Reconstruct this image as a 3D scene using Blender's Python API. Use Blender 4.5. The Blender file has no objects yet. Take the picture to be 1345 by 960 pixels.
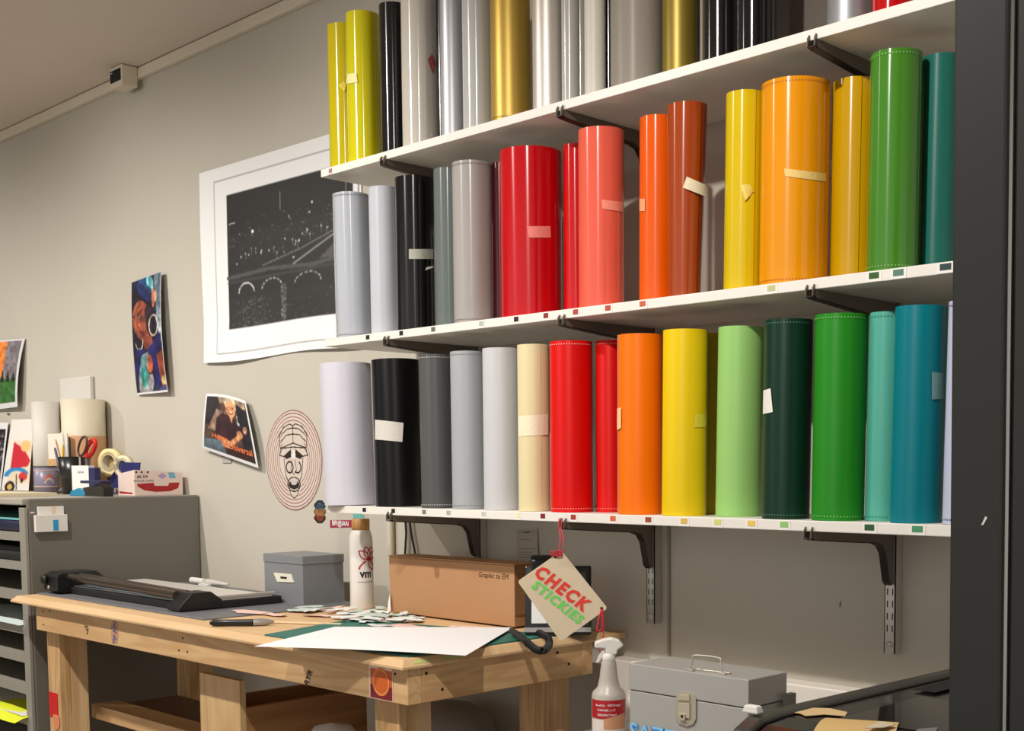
import bpy, bmesh, math, random
import numpy as np
from mathutils import Vector, Matrix
random.seed(7); np.random.seed(7)
COL = bpy.context.scene.collection

# ------------------------------------------------------------------ camera
# world: X runs right along the back wall, Y into the wall, Z up
CAMZ = 1.31
F, CX, CY, W, H = 1657.88, 798.25, 736.42, 1345, 960
RM = ((0.7270898534, 0.0045233427, 0.6865274098),
      (0.0483867179, 0.9971539939, -0.0578155516),
      (-0.6848350682, 0.0752559091, 0.7248016815))
RT = Vector((RM[0][0], RM[0][2], -RM[0][1]))       # camera right
DN = Vector((RM[1][0], RM[1][2], -RM[1][1]))       # camera down
FW = Vector((RM[2][0], RM[2][2], -RM[2][1]))       # camera forward
cd = bpy.data.cameras.new('camera'); cam = bpy.data.objects.new('camera', cd); COL.objects.link(cam)
M3 = Matrix((RT, -DN, -FW)).transposed()
cam.matrix_world = Matrix.Translation((0, 0, CAMZ)) @ M3.to_4x4()
cd.sensor_fit = 'HORIZONTAL'; cd.sensor_width = 36; cd.lens = F / W * 36
cd.shift_x = (W / 2 - CX) / W; cd.shift_y = (CY - H / 2) / W
cd.clip_start = .05
bpy.context.scene.camera = cam

# ------------------------------------------------------------------ light
w = bpy.data.worlds.new('world'); bpy.context.scene.world = w; w.use_nodes = True
w.node_tree.nodes['Background'].inputs[0].default_value = (1.0, .975, .945, 1)
w.node_tree.nodes['Background'].inputs[1].default_value = .72
vs = bpy.context.scene.view_settings
vs.view_transform = 'Standard'; vs.look = 'None'; vs.gamma = 1; vs.use_curve_mapping = False
vs.exposure = 0.0

def spot(loc, target, power, size=120, blend=1.0, rad=.03, col=(1, .95, .895)):
    l = bpy.data.lights.new('track_or_fill_spot', 'SPOT'); l.energy = power; l.spot_size = math.radians(size)
    l.spot_blend = blend; l.shadow_soft_size = rad; l.color = col
    o = bpy.data.objects.new('track_or_fill_spot', l); COL.objects.link(o); o.location = loc
    d = Vector(target) - Vector(loc); o.rotation_euler = d.to_track_quat('-Z', 'Y').to_euler()
    return o
for sx, pw in ((-1.2, 138), (-2.85, 140), (-4.5, 148), (-6.15, 112), (.5, 24)):  # the leftmost spot is added to brighten the left wall
    spot((sx, .6, 2.69), (sx - .2 if sx < 0 else -.5, 2.0, .80), pw)

# ------------------------------------------------------------------ pixel -> point on a real plane
def ray(x, y):
    return RT * ((x - CX) / F) + DN * ((y - CY) / F) + FW
def aY(x, y, Y):
    d = ray(x, y); k = Y / d.y; return Vector((d.x * k, Y, CAMZ + d.z * k))
def aX(x, y, X):
    d = ray(x, y); k = X / d.x; return Vector((X, d.y * k, CAMZ + d.z * k))
def aZ(x, y, z):
    d = ray(x, y); k = (z - CAMZ) / d.z; return Vector((d.x * k, d.y * k, z))

# ------------------------------------------------------------------ materials
def lin(c):
    return tuple(((v / 12.92) if v <= .04045 else ((v + .055) / 1.055) ** 2.4) for v in c)
def S(r, g, b): return lin((r / 255, g / 255, b / 255))
MC = {}
def mat(name, col, rough=.5, metal=0, var=0, scale=30, bump=0, coat=0, spec=.5, trans=0, emit=0, sub=0):
    if name in MC: return MC[name]
    m = bpy.data.materials.new(name); m.use_nodes = True; nt = m.node_tree; b = nt.nodes['Principled BSDF']
    b.inputs['Base Color'].default_value = (*col, 1); b.inputs['Roughness'].default_value = rough
    b.inputs['Metallic'].default_value = metal; b.inputs['Coat Weight'].default_value = coat
    b.inputs['Coat Roughness'].default_value = .06
    b.inputs['Specular IOR Level'].default_value = spec
    b.inputs['Transmission Weight'].default_value = trans
    if var or bump:
        tc = nt.nodes.new('ShaderNodeTexCoord'); n = nt.nodes.new('ShaderNodeTexNoise')
        n.inputs['Scale'].default_value = scale; n.inputs['Detail'].default_value = 6
        nt.links.new(tc.outputs['Object'], n.inputs['Vector'])
        if var:
            mx = nt.nodes.new('ShaderNodeMix'); mx.data_type = 'RGBA'
            mx.inputs[6].default_value = (*[c * (1 - var) for c in col], 1)
            mx.inputs[7].default_value = (*[min(1, c * (1 + var)) for c in col], 1)
            nt.links.new(n.outputs['Fac'], mx.inputs[0]); nt.links.new(mx.outputs[2], b.inputs['Base Color'])
        if bump:
            bp = nt.nodes.new('ShaderNodeBump'); bp.inputs['Strength'].default_value = bump; bp.inputs['Distance'].default_value = .004
            nt.links.new(n.outputs['Fac'], bp.inputs['Height']); nt.links.new(bp.outputs[0], b.inputs['Normal'])
    MC[name] = m; return m
def wood(name, c1, c2, axis='X', scale=1.0, rough=.55, rings=8):
    if name in MC: return MC[name]
    m = bpy.data.materials.new(name); m.use_nodes = True; nt = m.node_tree; b = nt.nodes['Principled BSDF']
    b.inputs['Roughness'].default_value = rough
    tc = nt.nodes.new('ShaderNodeTexCoord'); mp = nt.nodes.new('ShaderNodeMapping')
    s = {'X': (.7, 9, 9), 'Y': (9, .7, 9), 'Z': (9, 9, .7)}[axis]
    mp.inputs['Scale'].default_value = [v * scale for v in s]
    n = nt.nodes.new('ShaderNodeTexNoise'); n.inputs['Scale'].default_value = 1.0; n.inputs['Detail'].default_value = 3; n.inputs['Distortion'].default_value = .6
    mul = nt.nodes.new('ShaderNodeMath'); mul.operation = 'MULTIPLY'; mul.inputs[1].default_value = rings * 6.28
    sn = nt.nodes.new('ShaderNodeMath'); sn.operation = 'SINE'
    n2 = nt.nodes.new('ShaderNodeTexNoise'); n2.inputs['Scale'].default_value = 8; n2.inputs['Detail'].default_value = 5
    ad = nt.nodes.new('ShaderNodeMath'); ad.operation = 'MULTIPLY_ADD'; ad.inputs[1].default_value = .22; ad.inputs[2].default_value = .25
    ad2 = nt.nodes.new('ShaderNodeMath'); ad2.operation = 'MULTIPLY_ADD'; ad2.inputs[1].default_value = .5
    mx = nt.nodes.new('ShaderNodeMix'); mx.data_type = 'RGBA'
    mx.inputs[6].default_value = (*c1, 1); mx.inputs[7].default_value = (*c2, 1)
    L = nt.links.new
    L(tc.outputs['Object'], mp.inputs[0]); L(mp.outputs[0], n.inputs['Vector']); L(mp.outputs[0], n2.inputs['Vector'])
    L(n.outputs['Fac'], mul.inputs[0]); L(mul.outputs[0], sn.inputs[0]); L(sn.outputs[0], ad.inputs[0])
    L(n2.outputs['Fac'], ad2.inputs[0]); L(ad.outputs[0], ad2.inputs[2]); L(ad2.outputs[0], mx.inputs[0])
    L(mx.outputs[2], b.inputs['Base Color'])
    MC[name] = m; return m
def artmat():
    if 'print' in MC: return MC['print']
    m = bpy.data.materials.new('print'); m.use_nodes = True; nt = m.node_tree
    a = nt.nodes.new('ShaderNodeVertexColor'); a.layer_name = 'ink'
    nt.links.new(a.outputs[0], nt.nodes['Principled BSDF'].inputs['Base Color'])
    nt.nodes['Principled BSDF'].inputs['Roughness'].default_value = .45
    MC['print'] = m; return m

# ------------------------------------------------------------------ mesh building (world coordinates)
class MB:
    def __init__(s): s.v = []; s.f = []; s.m = []; s.sm = []
    def add(s, vs_, fs, mi=0, smooth=False):
        o = len(s.v); s.v += [Vector(v) for v in vs_]
        for f in fs: s.f.append([i + o for i in f]); s.m.append(mi); s.sm.append(smooth)
        return s
    def box(s, a, b, mi=0):
        x0, y0, z0 = a; x1, y1, z1 = b
        return s.add([(x0, y0, z0), (x1, y0, z0), (x1, y1, z0), (x0, y1, z0), (x0, y0, z1), (x1, y0, z1), (x1, y1, z1), (x0, y1, z1)],
                     [(0, 3, 2, 1), (4, 5, 6, 7), (0, 1, 5, 4), (1, 2, 6, 5), (2, 3, 7, 6), (3, 0, 4, 7)], mi)
    def hexa(s, bot, top, mi=0):
        return s.add(list(bot) + list(top), [(0, 3, 2, 1), (4, 5, 6, 7), (0, 1, 5, 4), (1, 2, 6, 5), (2, 3, 7, 6), (3, 0, 4, 7)], mi)
    def obox(s, c, ax, ay, az, mi=0):
        c, ax, ay, az = map(Vector, (c, ax, ay, az))
        b = [c - ax - ay - az, c + ax - ay - az, c + ax + ay - az, c - ax + ay - az]
        return s.hexa(b, [p + 2 * az for p in b], mi)
    def lathe(s, prof, c=(0, 0, 0), n=32, mi=0, axis=(0, 0, 1), flats=False):
        az = Vector(axis).normalized(); t = Vector((1, 0, 0)) if abs(az.x) < .9 else Vector((0, 1, 0))
        ax = az.cross(t).normalized(); ay = az.cross(ax); c = Vector(c); V = []; Fc = []
        for r, z in prof:
            for k in range(n):
                a = 2 * math.pi * k / n; V.append(c + az * z + (ax * math.cos(a) + ay * math.sin(a)) * r)
        for i in range(len(prof) - 1):
            for k in range(n):
                k2 = (k + 1) % n; Fc.append((i * n + k, i * n + k2, (i + 1) * n + k2, (i + 1) * n + k))
        s.add(V, Fc, mi, not flats)
        if prof[0][0] > 1e-6: s.add(V[:n], [tuple(range(n))[::-1]], mi)
        if prof[-1][0] > 1e-6: s.add(V[-n:], [tuple(range(n))], mi)
        return s
    def tube(s, pts, r, n=8, mi=0, closed=False):
        P = [Vector(p) for p in pts]; N = len(P); V = []; Fc = []
        rr = r if isinstance(r, (list, tuple)) else [r] * N
        prev = None
        for i in range(N):
            a = P[(i - 1) % N] if (closed or i > 0) else P[i]; b = P[(i + 1) % N] if (closed or i < N - 1) else P[i]
            t = (b - a).normalized()
            if prev is None:
                u = t.cross(Vector((0, 0, 1)) if abs(t.z) < .9 else Vector((1, 0, 0))).normalized()
            else:
                u = (prev - t * prev.dot(t)).normalized()
            prev = u; w_ = t.cross(u)
            for k in range(n):
                an = 2 * math.pi * k / n; V.append(P[i] + (u * math.cos(an) + w_ * math.sin(an)) * rr[i])
        for i in range(N if closed else N - 1):
            j = (i + 1) % N
            for k in range(n):
                k2 = (k + 1) % n; Fc.append((i * n + k, i * n + k2, j * n + k2, j * n + k))
        s.add(V, Fc, mi, True)
        if not closed:
            s.add(V[:n], [tuple(range(n))[::-1]], mi); s.add(V[-n:], [tuple(range(n))], mi)
        return s
    def prism(s, poly, O, U, Vv, T, mi=0):          # poly in (u,v), extruded by vector T
        O, U, Vv, T = map(Vector, (O, U, Vv, T)); n = len(poly)
        b = [O + U * p[0] + Vv * p[1] for p in poly]; t = [p + T for p in b]
        s.add(b + t, [tuple(range(n))[::-1], tuple(range(n, 2 * n))] + [(i, (i + 1) % n, n + (i + 1) % n, n + i) for i in range(n)], mi)
        return s
    def grid(s, P, nu, nv, mi=0, smooth=True, thick=None):
        V = [P(i / nu, j / nv) for j in range(nv + 1) for i in range(nu + 1)]
        Fc = [(j * (nu + 1) + i, j * (nu + 1) + i + 1, (j + 1) * (nu + 1) + i + 1, (j + 1) * (nu + 1) + i) for j in range(nv) for i in range(nu)]
        s.add(V, Fc, mi, smooth)
        if thick:
            T = Vector(thick); s.add([Vector(v) + T for v in V], [f[::-1] for f in Fc], mi, smooth)
            e = [i for i in range(nu + 1)] + [j * (nu + 1) + nu for j in range(1, nv + 1)] + [nv * (nu + 1) + i for i in range(nu - 1, -1, -1)] + [j * (nu + 1) for j in range(nv - 1, 0, -1)]
            n = len(e); s.add([V[i] for i in e] + [Vector(V[i]) + T for i in e], [(i, n + i, n + (i + 1) % n, (i + 1) % n) for i in range(n)], mi, False)
        return s
    def build(s, name, mats, parent=None, bevel=0, seg=2, solid=0, fixn=True):
        if not isinstance(mats, (list, tuple)): mats = [mats]
        me = bpy.data.meshes.new(name)
        if parent is not None: org = ORG[parent.name]
        else:
            xs = [v.x for v in s.v]; ys = [v.y for v in s.v]; zs = [v.z for v in s.v]
            org = Vector(((min(xs) + max(xs)) / 2, (min(ys) + max(ys)) / 2, min(zs)))
        me.from_pydata([tuple(v - org) for v in s.v], [], s.f)
        for m in mats: me.materials.append(m)
        me.polygons.foreach_set('material_index', s.m); me.polygons.foreach_set('use_smooth', s.sm)
        if fixn:
            bm = bmesh.new(); bm.from_mesh(me); bmesh.ops.recalc_face_normals(bm, faces=bm.faces); bm.to_mesh(me); bm.free()
        me.update()
        o = bpy.data.objects.new(name, me); COL.objects.link(o)
        if parent is not None: o.parent = parent
        else: o.location = org
        ORG[o.name] = org
        if bevel:
            b = o.modifiers.new('bevel', 'BEVEL'); b.width = bevel; b.segments = seg; b.limit_method = 'ANGLE'; b.angle_limit = .6
        if solid:
            q = o.modifiers.new('solid', 'SOLIDIFY'); q.thickness = solid; q.offset = -1
        return o
ORG = {}
def tag(o, label=None, cat=None, group=None, kind=None):
    if label: o['label'] = label
    if cat: o['category'] = cat
    if group: o['group'] = group
    if kind: o['kind'] = kind
    return o
def thing(name, loc, label, cat, group=None):
    o = bpy.data.objects.new(name, None); COL.objects.link(o); o.location = loc; ORG[o.name] = Vector(loc)
    o.empty_display_size = .05
    return tag(o, label, cat, group)
def struct(name, mb, m, parent=None, **k):
    o = mb.build(name, m, parent, **k)
    if parent is None: o['kind'] = 'structure'
    return o
def share(src, name, delta):                        # an alike piece: same mesh data, moved by delta
    o = src.copy(); o.name = name; COL.objects.link(o); o.location = Vector(src.location) + Vector(delta); ORG[o.name] = ORG[src.name] + Vector(delta)
    return o
_fc = {}
def glyphs(txt, bold=0.0, shear=0.0, space=1.0):
    k = (txt, bold, shear, space)
    if k in _fc: return _fc[k]
    cu = bpy.data.curves.new('t', 'FONT'); cu.body = txt; cu.offset = bold; cu.shear = shear; cu.space_character = space; cu.resolution_u = 2
    cu.align_x = 'CENTER'; cu.align_y = 'CENTER'
    ob = bpy.data.objects.new('t', cu); COL.objects.link(ob); bpy.context.view_layer.update()
    me = bpy.data.meshes.new_from_object(ob.evaluated_get(bpy.context.evaluated_depsgraph_get()))
    V = [tuple(v.co[:2]) for v in me.vertices]; Fc = [tuple(p.vertices) for p in me.polygons]
    bpy.data.objects.remove(ob); bpy.data.meshes.remove(me)
    xs = [v[0] for v in V]; ys = [v[1] for v in V]
    cx, cy = (min(xs) + max(xs)) / 2, (min(ys) + max(ys)) / 2; h = max(ys) - min(ys); wd = max(xs) - min(xs)
    _fc[k] = ([((x - cx), (y - cy)) for x, y in V], Fc, wd, h); return _fc[k]
def text(name, txt, fn, height=None, width=None, m=None, parent=None, bold=0.0, shear=0.0, mb=None, stretch=1.0):
    """letters flattened on a surface: fn(x, y) metres from the text centre -> world point"""
    V, Fc, wd, h = glyphs(txt, bold, shear); sy = height / h if height else width / wd; sx = (width / wd) if width else sy * stretch
    b = mb or MB(); b.add([fn(x * sx, y * sy) for x, y in V], Fc)
    return b.build(name, m, parent, fixn=False) if mb is None else b
def plane(O, U, Vv):
    O, U, Vv = Vector(O), Vector(U), Vector(Vv); return lambda x, y: O + U * x + Vv * y

class Art:
    def __init__(s, w_, h_, bg):
        s.w, s.h = w_, h_; s.a = np.zeros((h_, w_, 3)); s.a[:] = np.array(bg) / 255
        s.X, s.Y = np.meshgrid(np.linspace(0, 1, w_), np.linspace(0, 1, h_)); s.asp = 1.0
    def put(s, m, c, al=1.0): s.a[m] = s.a[m] * (1 - al) + np.array(c) / 255 * al
    def ell(s, x, y, rx, ry, c, rot=0, al=1.0):
        ca, sa = math.cos(rot), math.sin(rot); dx, dy = s.X - x, s.Y - y
        s.put(((dx * ca + dy * sa) / rx) ** 2 + ((-dx * sa + dy * ca) / ry) ** 2 < 1, c, al)
    def ring(s, x, y, rx, ry, t, c, a0=-9, a1=9, al=1.0):
        dx, dy = (s.X - x) / rx, (s.Y - y) / ry; d = np.sqrt(dx * dx + dy * dy); an = np.arctan2(dy, dx)
        s.put((abs(d - 1) < t) & (an > a0) & (an < a1), c, al)
    def poly(s, pts, c, al=1.0):
        m = np.zeros_like(s.X, bool); n = len(pts)
        for i in range(n):
            x0, y0 = pts[i]; x1, y1 = pts[(i + 1) % n]
            if y0 == y1: continue
            m ^= ((y0 > s.Y) != (y1 > s.Y)) & (s.X < (x1 - x0) * (s.Y - y0) / (y1 - y0) + x0)
        s.put(m, c, al)
    def line(s, pts, w_, c, al=1.0, asp=1.0):
        m = np.zeros_like(s.X, bool)
        for (x0, y0), (x1, y1) in zip(pts[:-1], pts[1:]):
            dx, dy = (x1 - x0) * asp, y1 - y0; L2 = dx * dx + dy * dy + 1e-12
            t = np.clip(((s.X - x0) * asp * dx + (s.Y - y0) * dy) / L2, 0, 1)
            m |= ((s.X - x0) * asp - t * dx) ** 2 + ((s.Y - y0) - t * dy) ** 2 < (w_ / 2) ** 2
        s.put(m, c, al)
    def blur(s, n=1):
        for _ in range(n):
            p = np.pad(s.a, ((1, 1), (1, 1), (0, 0)), 'edge'); s.a = (p[:-2, 1:-1] + p[2:, 1:-1] + p[1:-1, :-2] + p[1:-1, 2:] + 2 * p[1:-1, 1:-1]) / 6
    def mottle(s, amt, k=7):
        n = np.random.rand(s.h // k + 2, s.w // k + 2); yy = np.linspace(0, n.shape[0] - 1.01, s.h); xx = np.linspace(0, n.shape[1] - 1.01, s.w)
        y0 = yy.astype(int); x0 = xx.astype(int); fy = (yy - y0)[:, None]; fx = (xx - x0)[None]
        v = n[y0][:, x0] * (1 - fy) * (1 - fx) + n[y0 + 1][:, x0] * fy * (1 - fx) + n[y0][:, x0 + 1] * (1 - fy) * fx + n[y0 + 1][:, x0 + 1] * fy * fx
        s.a *= (1 + amt * (v[..., None] - .5) * 2)
    def noise(s, amt, k=1):
        n = np.random.rand(s.h // k + 1, s.w // k + 1); n = np.kron(n, np.ones((k, k)))[:s.h, :s.w]
        s.a *= (1 + amt * (n[..., None] - .5))
    def sheet(s, name, P, parent=None, mask=None, solid=0):
        """P(u,v): u 0..1 left to right, v 0..1 top to bottom"""
        wv, hv = s.w, s.h
        V = [P(i / (wv - 1), j / (hv - 1)) for j in range(hv) for i in range(wv)]
        Fc = []
        for j in range(hv - 1):
            for i in range(wv - 1):
                if mask is None or mask((i + .5) / (wv - 1), (j + .5) / (hv - 1)):
                    q = j * wv + i; Fc.append((q, q + wv, q + wv + 1, q + 1))
        mb = MB(); mb.add(V, Fc, 0, True)
        o = mb.build(name, artmat(), parent, fixn=False, solid=solid)
        c = np.clip(s.a, 0, 1); c = np.where(c <= .04045, c / 12.92, ((c + .055) / 1.055) ** 2.4)
        at = o.data.color_attributes.new('ink', 'FLOAT_COLOR', 'POINT')
        at.data.foreach_set('color', np.concatenate([c.reshape(-1, 3), np.ones((wv * hv, 1))], 1).astype(np.float32).ravel())
        return o

# ------------------------------------------------------------------ palette
white_paper = mat('white paper', S(238, 236, 232), .6)
M_shelf = mat('white laminate', S(226, 221, 212), .38, var=.02, scale=60)
M_wall = mat('wall paint', S(193, 187, 173), .62, var=.035, scale=3, bump=.08)
M_ceil = mat('ceiling paint', S(214, 202, 190), .8, var=.03, scale=5)
M_black = mat('black plastic', S(22, 22, 23), .28, bump=.03, scale=200)
M_blackm = mat('matt black plastic', S(20, 20, 20), .6)
M_chrome = mat('galvanised steel', S(200, 194, 184), .32, .55, var=.06, scale=50)
M_arm = mat('dark bronze bracket steel', S(112, 102, 90), .45, .3)
M_dark = mat('dark void', S(14, 12, 11), .8)
M_pine = wood('pine', S(222, 186, 136), S(190, 146, 98), 'X', 1.2)
M_pineY = wood('pine across', S(216, 180, 130), S(184, 140, 92), 'Y', 1.2)
M_pineZ = wood('pine upright', S(220, 184, 132), S(178, 130, 80), 'Z', 1.4)
M_ply = wood('plywood', S(220, 190, 140), S(180, 138, 88), 'Z', .8, rings=5)
M_plyY = wood('plywood side', S(196, 148, 96), S(132, 86, 48), 'Y', .6, rings=6)
M_top = wood('desk ply', S(216, 182, 138), S(200, 164, 118), 'X', .6)

# ------------------------------------------------------------------ setting
WY = 2.32
struct('floor', MB().box((-9, -3, -.05), (4, WY + .1, 0)), mat('floor concrete', S(160, 152, 144), .6, var=.1, scale=4))
struct('ceiling', MB().box((-9, -3, 2.79), (4, WY + .1, 2.87)), M_ceil)
struct('wall_back', MB().box((-9, WY, 0), (4, WY + .1, 2.79)), M_wall)
struct('wall_left', MB().box((-9.1, -3, 0), (-9, WY + .1, 2.79)), M_wall)
# surface cable trunking along the top of the wall with its socket box
struct('trim_1', MB().box((-8.9, WY - .022, 2.75), (3.9, WY - .0005, 2.787)), mat('trunking', S(222, 212, 192), .45), bevel=.003)
Yf = WY - .085; bxa, bxb = aY(143.5, 95, Yf).x, aY(159.5, 95, Yf).x; bz0, bz1 = aY(150, 115, Yf).z, 2.7885
sb = thing('wall_socket_box', ((bxa + bxb) / 2, WY, bz0), 'small cream surface box with a dark socket opening on the ceiling trunking', 'socket')
Mcr = mat('cream plastic', S(220, 210, 188), .4)
MB().box((bxa, Yf, bz0), (bxb, WY - .0225, bz1)).build('box_body', Mcr, sb, bevel=.004)
MB().box((bxa + .008, Yf - .0015, bz0 + .018), (bxb - .006, Yf - .0002, bz1 - .014)).build('socket_opening', M_dark, sb)
MB().box((bxa + .012, Yf - .003, bz0 + .05), (bxa + .028, Yf - .0016, bz1 - .02)).build('socket_contact', M_chrome, sb, bevel=.001)

# wall pipes and cables under the shelves
def wline(name, x, y0, y1, r, m, label, cat, Y=None, x2=None):
    a = aY(x, y0, Y or WY - r - .001); b = aY(x2 if x2 else x, y1, Y or WY - r - .001)
    if x2 is None: b.x = a.x
    o = MB().tube([a, a.lerp(b, .5), b], r, 8).build(name, m); return tag(o, label, cat)
wline('wall_conduit', 515, 676, 800, .007, mat('painted conduit', S(178, 166, 140), .5), 'slim painted conduit down the wall left of the cardboard box', 'conduit')
tag(MB().tube([aY(532, 676, WY - .01), aY(533.5, 700, WY - .01), aY(532, 728, WY - .01), aY(531, 800, WY - .01)], .0035, 6).build('hanging_cable', mat('brown cable', S(52, 44, 36), .5)), 'dark thin cable hanging straight down behind the cardboard box', 'cable')
tag(MB().tube([aY(537, 676, WY - .01), aY(540, 700, WY - .01), aY(545.5, 728, WY - .01), aY(551, 800, WY - .01)], .0035, 6).build('hanging_cable', mat('brown cable', S(52, 44, 36), .5)), 'dark thin cable slanting to the right behind the cardboard box', 'cable')
wline('wall_cable', 878, 686, 868, .0035, mat('painted cable', S(150, 138, 120), .5), 'thin painted cable running down the wall right of the middle rail', 'cable')
tag(MB().tube([aY(1104, 790, WY - .0008), aY(1103, 797, WY - .0008)], .0012, 6).build('wall_scuff', M_arm), 'tiny dark scuff on the bare wall left of the right rail', 'mark')
tag(MB().tube([aY(1269.5, -40, 2.06), aY(1268.5, 60, 2.06), aY(1267, 120, 2.06), aY(1264, 200, 2.06), aY(1261.5, 270, 2.06), aY(1261, 310, 2.06), aY(1263, 322, 2.06), aY(1270, 330, 2.06)], .0018, 6).build('white_cable', mat('white cable', S(230, 222, 205), .4)), 'thin white cable hanging down at the right end of the top shelf', 'cable')

# ------------------------------------------------------------------ shelves
SX0, SX1, SY0, SY1 = -2.95, -1.05, 2.0, 2.285
ZT = {'top': 2.110, 'mid': 1.6565, 'bot': 1.204}
TH = .0205
M_card = mat('label card', S(232, 228, 220), .5)
LAB = {'top': [(434, 223, (150, 120, 110))],
       'mid': [(483, 443, (20, 20, 20)), (527, 437, (24, 22, 22)), (569, 431, (96, 92, 90)), (632, 423, (170, 180, 170)), (678, 417, (40, 16, 16)), (717, 412, (130, 36, 34)),
               (756, 407, (168, 62, 50)), (798.5, 401, (176, 74, 56)), (844, 396, (190, 90, 60)), (1013, 376.5, (186, 188, 130)), (1148, 358, (44, 84, 30)), (1180, 355, (84, 120, 106)), (1242, 348.5, (28, 58, 56))],
       'bot': [(478.5, 668, (22, 22, 22)), (516.5, 667.5, (26, 26, 28)), (557, 668, (120, 120, 118)), (589, 668.5, (165, 165, 160)), (635, 669, (190, 188, 180)), (680, 671, (228, 220, 180)), (713, 672.5, (120, 24, 24)), (753, 674, (160, 50, 40)),
               (805, 676.5, (206, 96, 60)), (851.5, 677.5, (150, 66, 44)), (898.5, 680, (214, 176, 80)), (942.5, 681.5, (206, 206, 120)), (987, 684, (226, 190, 90)), (1030, 685.5, (140, 190, 110)), (1142, 690, (36, 84, 44)), (1205, 693, (70, 140, 96))]}
LBL = {'top': 'white wall shelf at the top carrying yellow, silver, gold and black rolls', 'mid': 'white wall shelf in the middle carrying grey, red, amber and green rolls',
       'bot': 'lowest white wall shelf carrying matt white, red, yellow and teal rolls'}
for k in ('top', 'mid', 'bot'):
    z = ZT[k]; th = thing('wall_shelf', ((SX0 + SX1) / 2, 2.14, z - TH), LBL[k], 'shelf')
    outl = [(SX0, SY0), (SX1, SY0), (SX1, 2.3185)]
    for bx in (-1.362, -2.023, -2.665): outl += [(bx + .0135, 2.3185), (bx + .0135, 2.2905), (bx - .0135, 2.2905), (bx - .0135, 2.3185)]
    outl.append((SX0, 2.3185))
    MB().prism(outl, (0, 0, z - TH), (1, 0, 0), (0, 1, 0), (0, 0, TH)).build('shelf_board', M_shelf, th, bevel=.0015)
    for (x, y, c) in LAB[k]:
        p = aY(x, y, SY0 - .001); p.z = z - TH / 2 + (.0015 if k != 'top' else 0); rx = .0075 + .0012 * max(0, (x - 700) / 200)
        cd_ = MB().box((p.x - rx * 1.5, SY0 - .0009, z - TH + .001), (p.x + rx * 1.5, SY0 - .0001, z - .001)).build('swatch_label', M_card, th)
        MB().box((p.x - rx, SY0 - .0016, p.z - .0055), (p.x + rx, SY0 - .001, p.z + .0055)).build('colour_square', mat('swatch%s' % (c,), S(*c), .5), cd_)
# rails on the wall
BX = (-2.665, -2.023, -1.362)
RB = (.932, .926, .918)
RL = ('slotted steel wall rail behind the cardboard box', 'slotted steel wall rail ending above the spray bottle', 'slotted steel wall rail nearest the dark frame at right')
for i, bx in enumerate(BX):
    z0 = RB[i] - .0; z1 = 2.6
    rl = thing('wall_rail', (bx, WY, z0), RL[i], 'rail')
    hw = .0125; yf = WY - .028
    MB().box((bx - hw, yf, z0), (bx + hw, yf + .0025, z1)).box((bx - hw, yf, z0), (bx - hw + .002, WY - .001, z1)).box((bx + hw - .002, yf, z0), (bx + hw, WY - .001, z1)).build('rail_channel', M_chrome, rl)
    MB().lathe([(.0, 0), (.007, 0), (.007, .002), (.004, .004), (0, .004)], (bx, yf, z0 + .018), 16, axis=(0, -1, 0)).build('screw', M_chrome, rl)
    s0 = None; n = 0; zz = z0 + .045
    while zz < 1.25:
        for sx in (-.0065, .0055):
            if s0 is None:
                s0 = MB().box((bx + sx, yf - .0006, zz), (bx + sx + .0022, yf + .0004, zz + .014)).build('slot', M_dark, rl); a0 = (sx, zz)
            else: share(s0, 'slot', (sx - a0[0], 0, zz - a0[1]))
        zz += .0255
# cantilever brackets: U channels with upturned front tips
def bracket(bx, z, label):
    t = thing('shelf_bracket', (bx, 2.28, z - .12), label, 'bracket', 'dark shelf brackets')
    hw = .0085; th_ = .0016
    yb = WY - .029
    prof = [(1.996, .0), (1.996, -.010), (2.004, -.015), (2.12, -.024), (2.225, -.031), (2.248, -.038), (2.262, -.055), (2.276, -.112), (2.284, -.120), (yb, -.120), (yb, 0)]
    m = MB()
    for sx in (-hw, hw - th_):
        m.prism(prof, (bx + sx, 0, z), (0, 1, 0), (0, 0, 1), (th_, 0, 0))
        m.prism([(1.990, -.013), (1.9985, -.010), (1.9985, .009), (1.9955, .0095), (1.990, .002)], (bx + sx, 0, z), (0, 1, 0), (0, 0, 1), (th_, 0, 0))
    m.build('bracket_side', M_arm, t)
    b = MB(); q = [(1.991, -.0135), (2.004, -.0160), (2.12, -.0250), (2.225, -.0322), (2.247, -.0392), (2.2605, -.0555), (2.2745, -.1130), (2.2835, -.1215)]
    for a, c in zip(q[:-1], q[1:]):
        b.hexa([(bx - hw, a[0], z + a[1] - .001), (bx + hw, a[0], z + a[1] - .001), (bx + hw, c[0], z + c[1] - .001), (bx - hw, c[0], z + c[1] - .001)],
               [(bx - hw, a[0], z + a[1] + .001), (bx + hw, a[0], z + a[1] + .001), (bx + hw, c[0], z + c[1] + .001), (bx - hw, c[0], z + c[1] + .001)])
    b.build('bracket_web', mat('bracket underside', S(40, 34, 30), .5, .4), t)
    return t
pos = ('left', 'middle', 'right')
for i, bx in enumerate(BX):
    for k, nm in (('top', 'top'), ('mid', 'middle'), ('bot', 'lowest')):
        bracket(bx, ZT[k] - TH - .0003, '%s of the three dark brackets under the %s shelf' % ({'left': 'leftmost', 'middle': 'middle', 'right': 'rightmost'}[pos[i]], nm))

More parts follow.
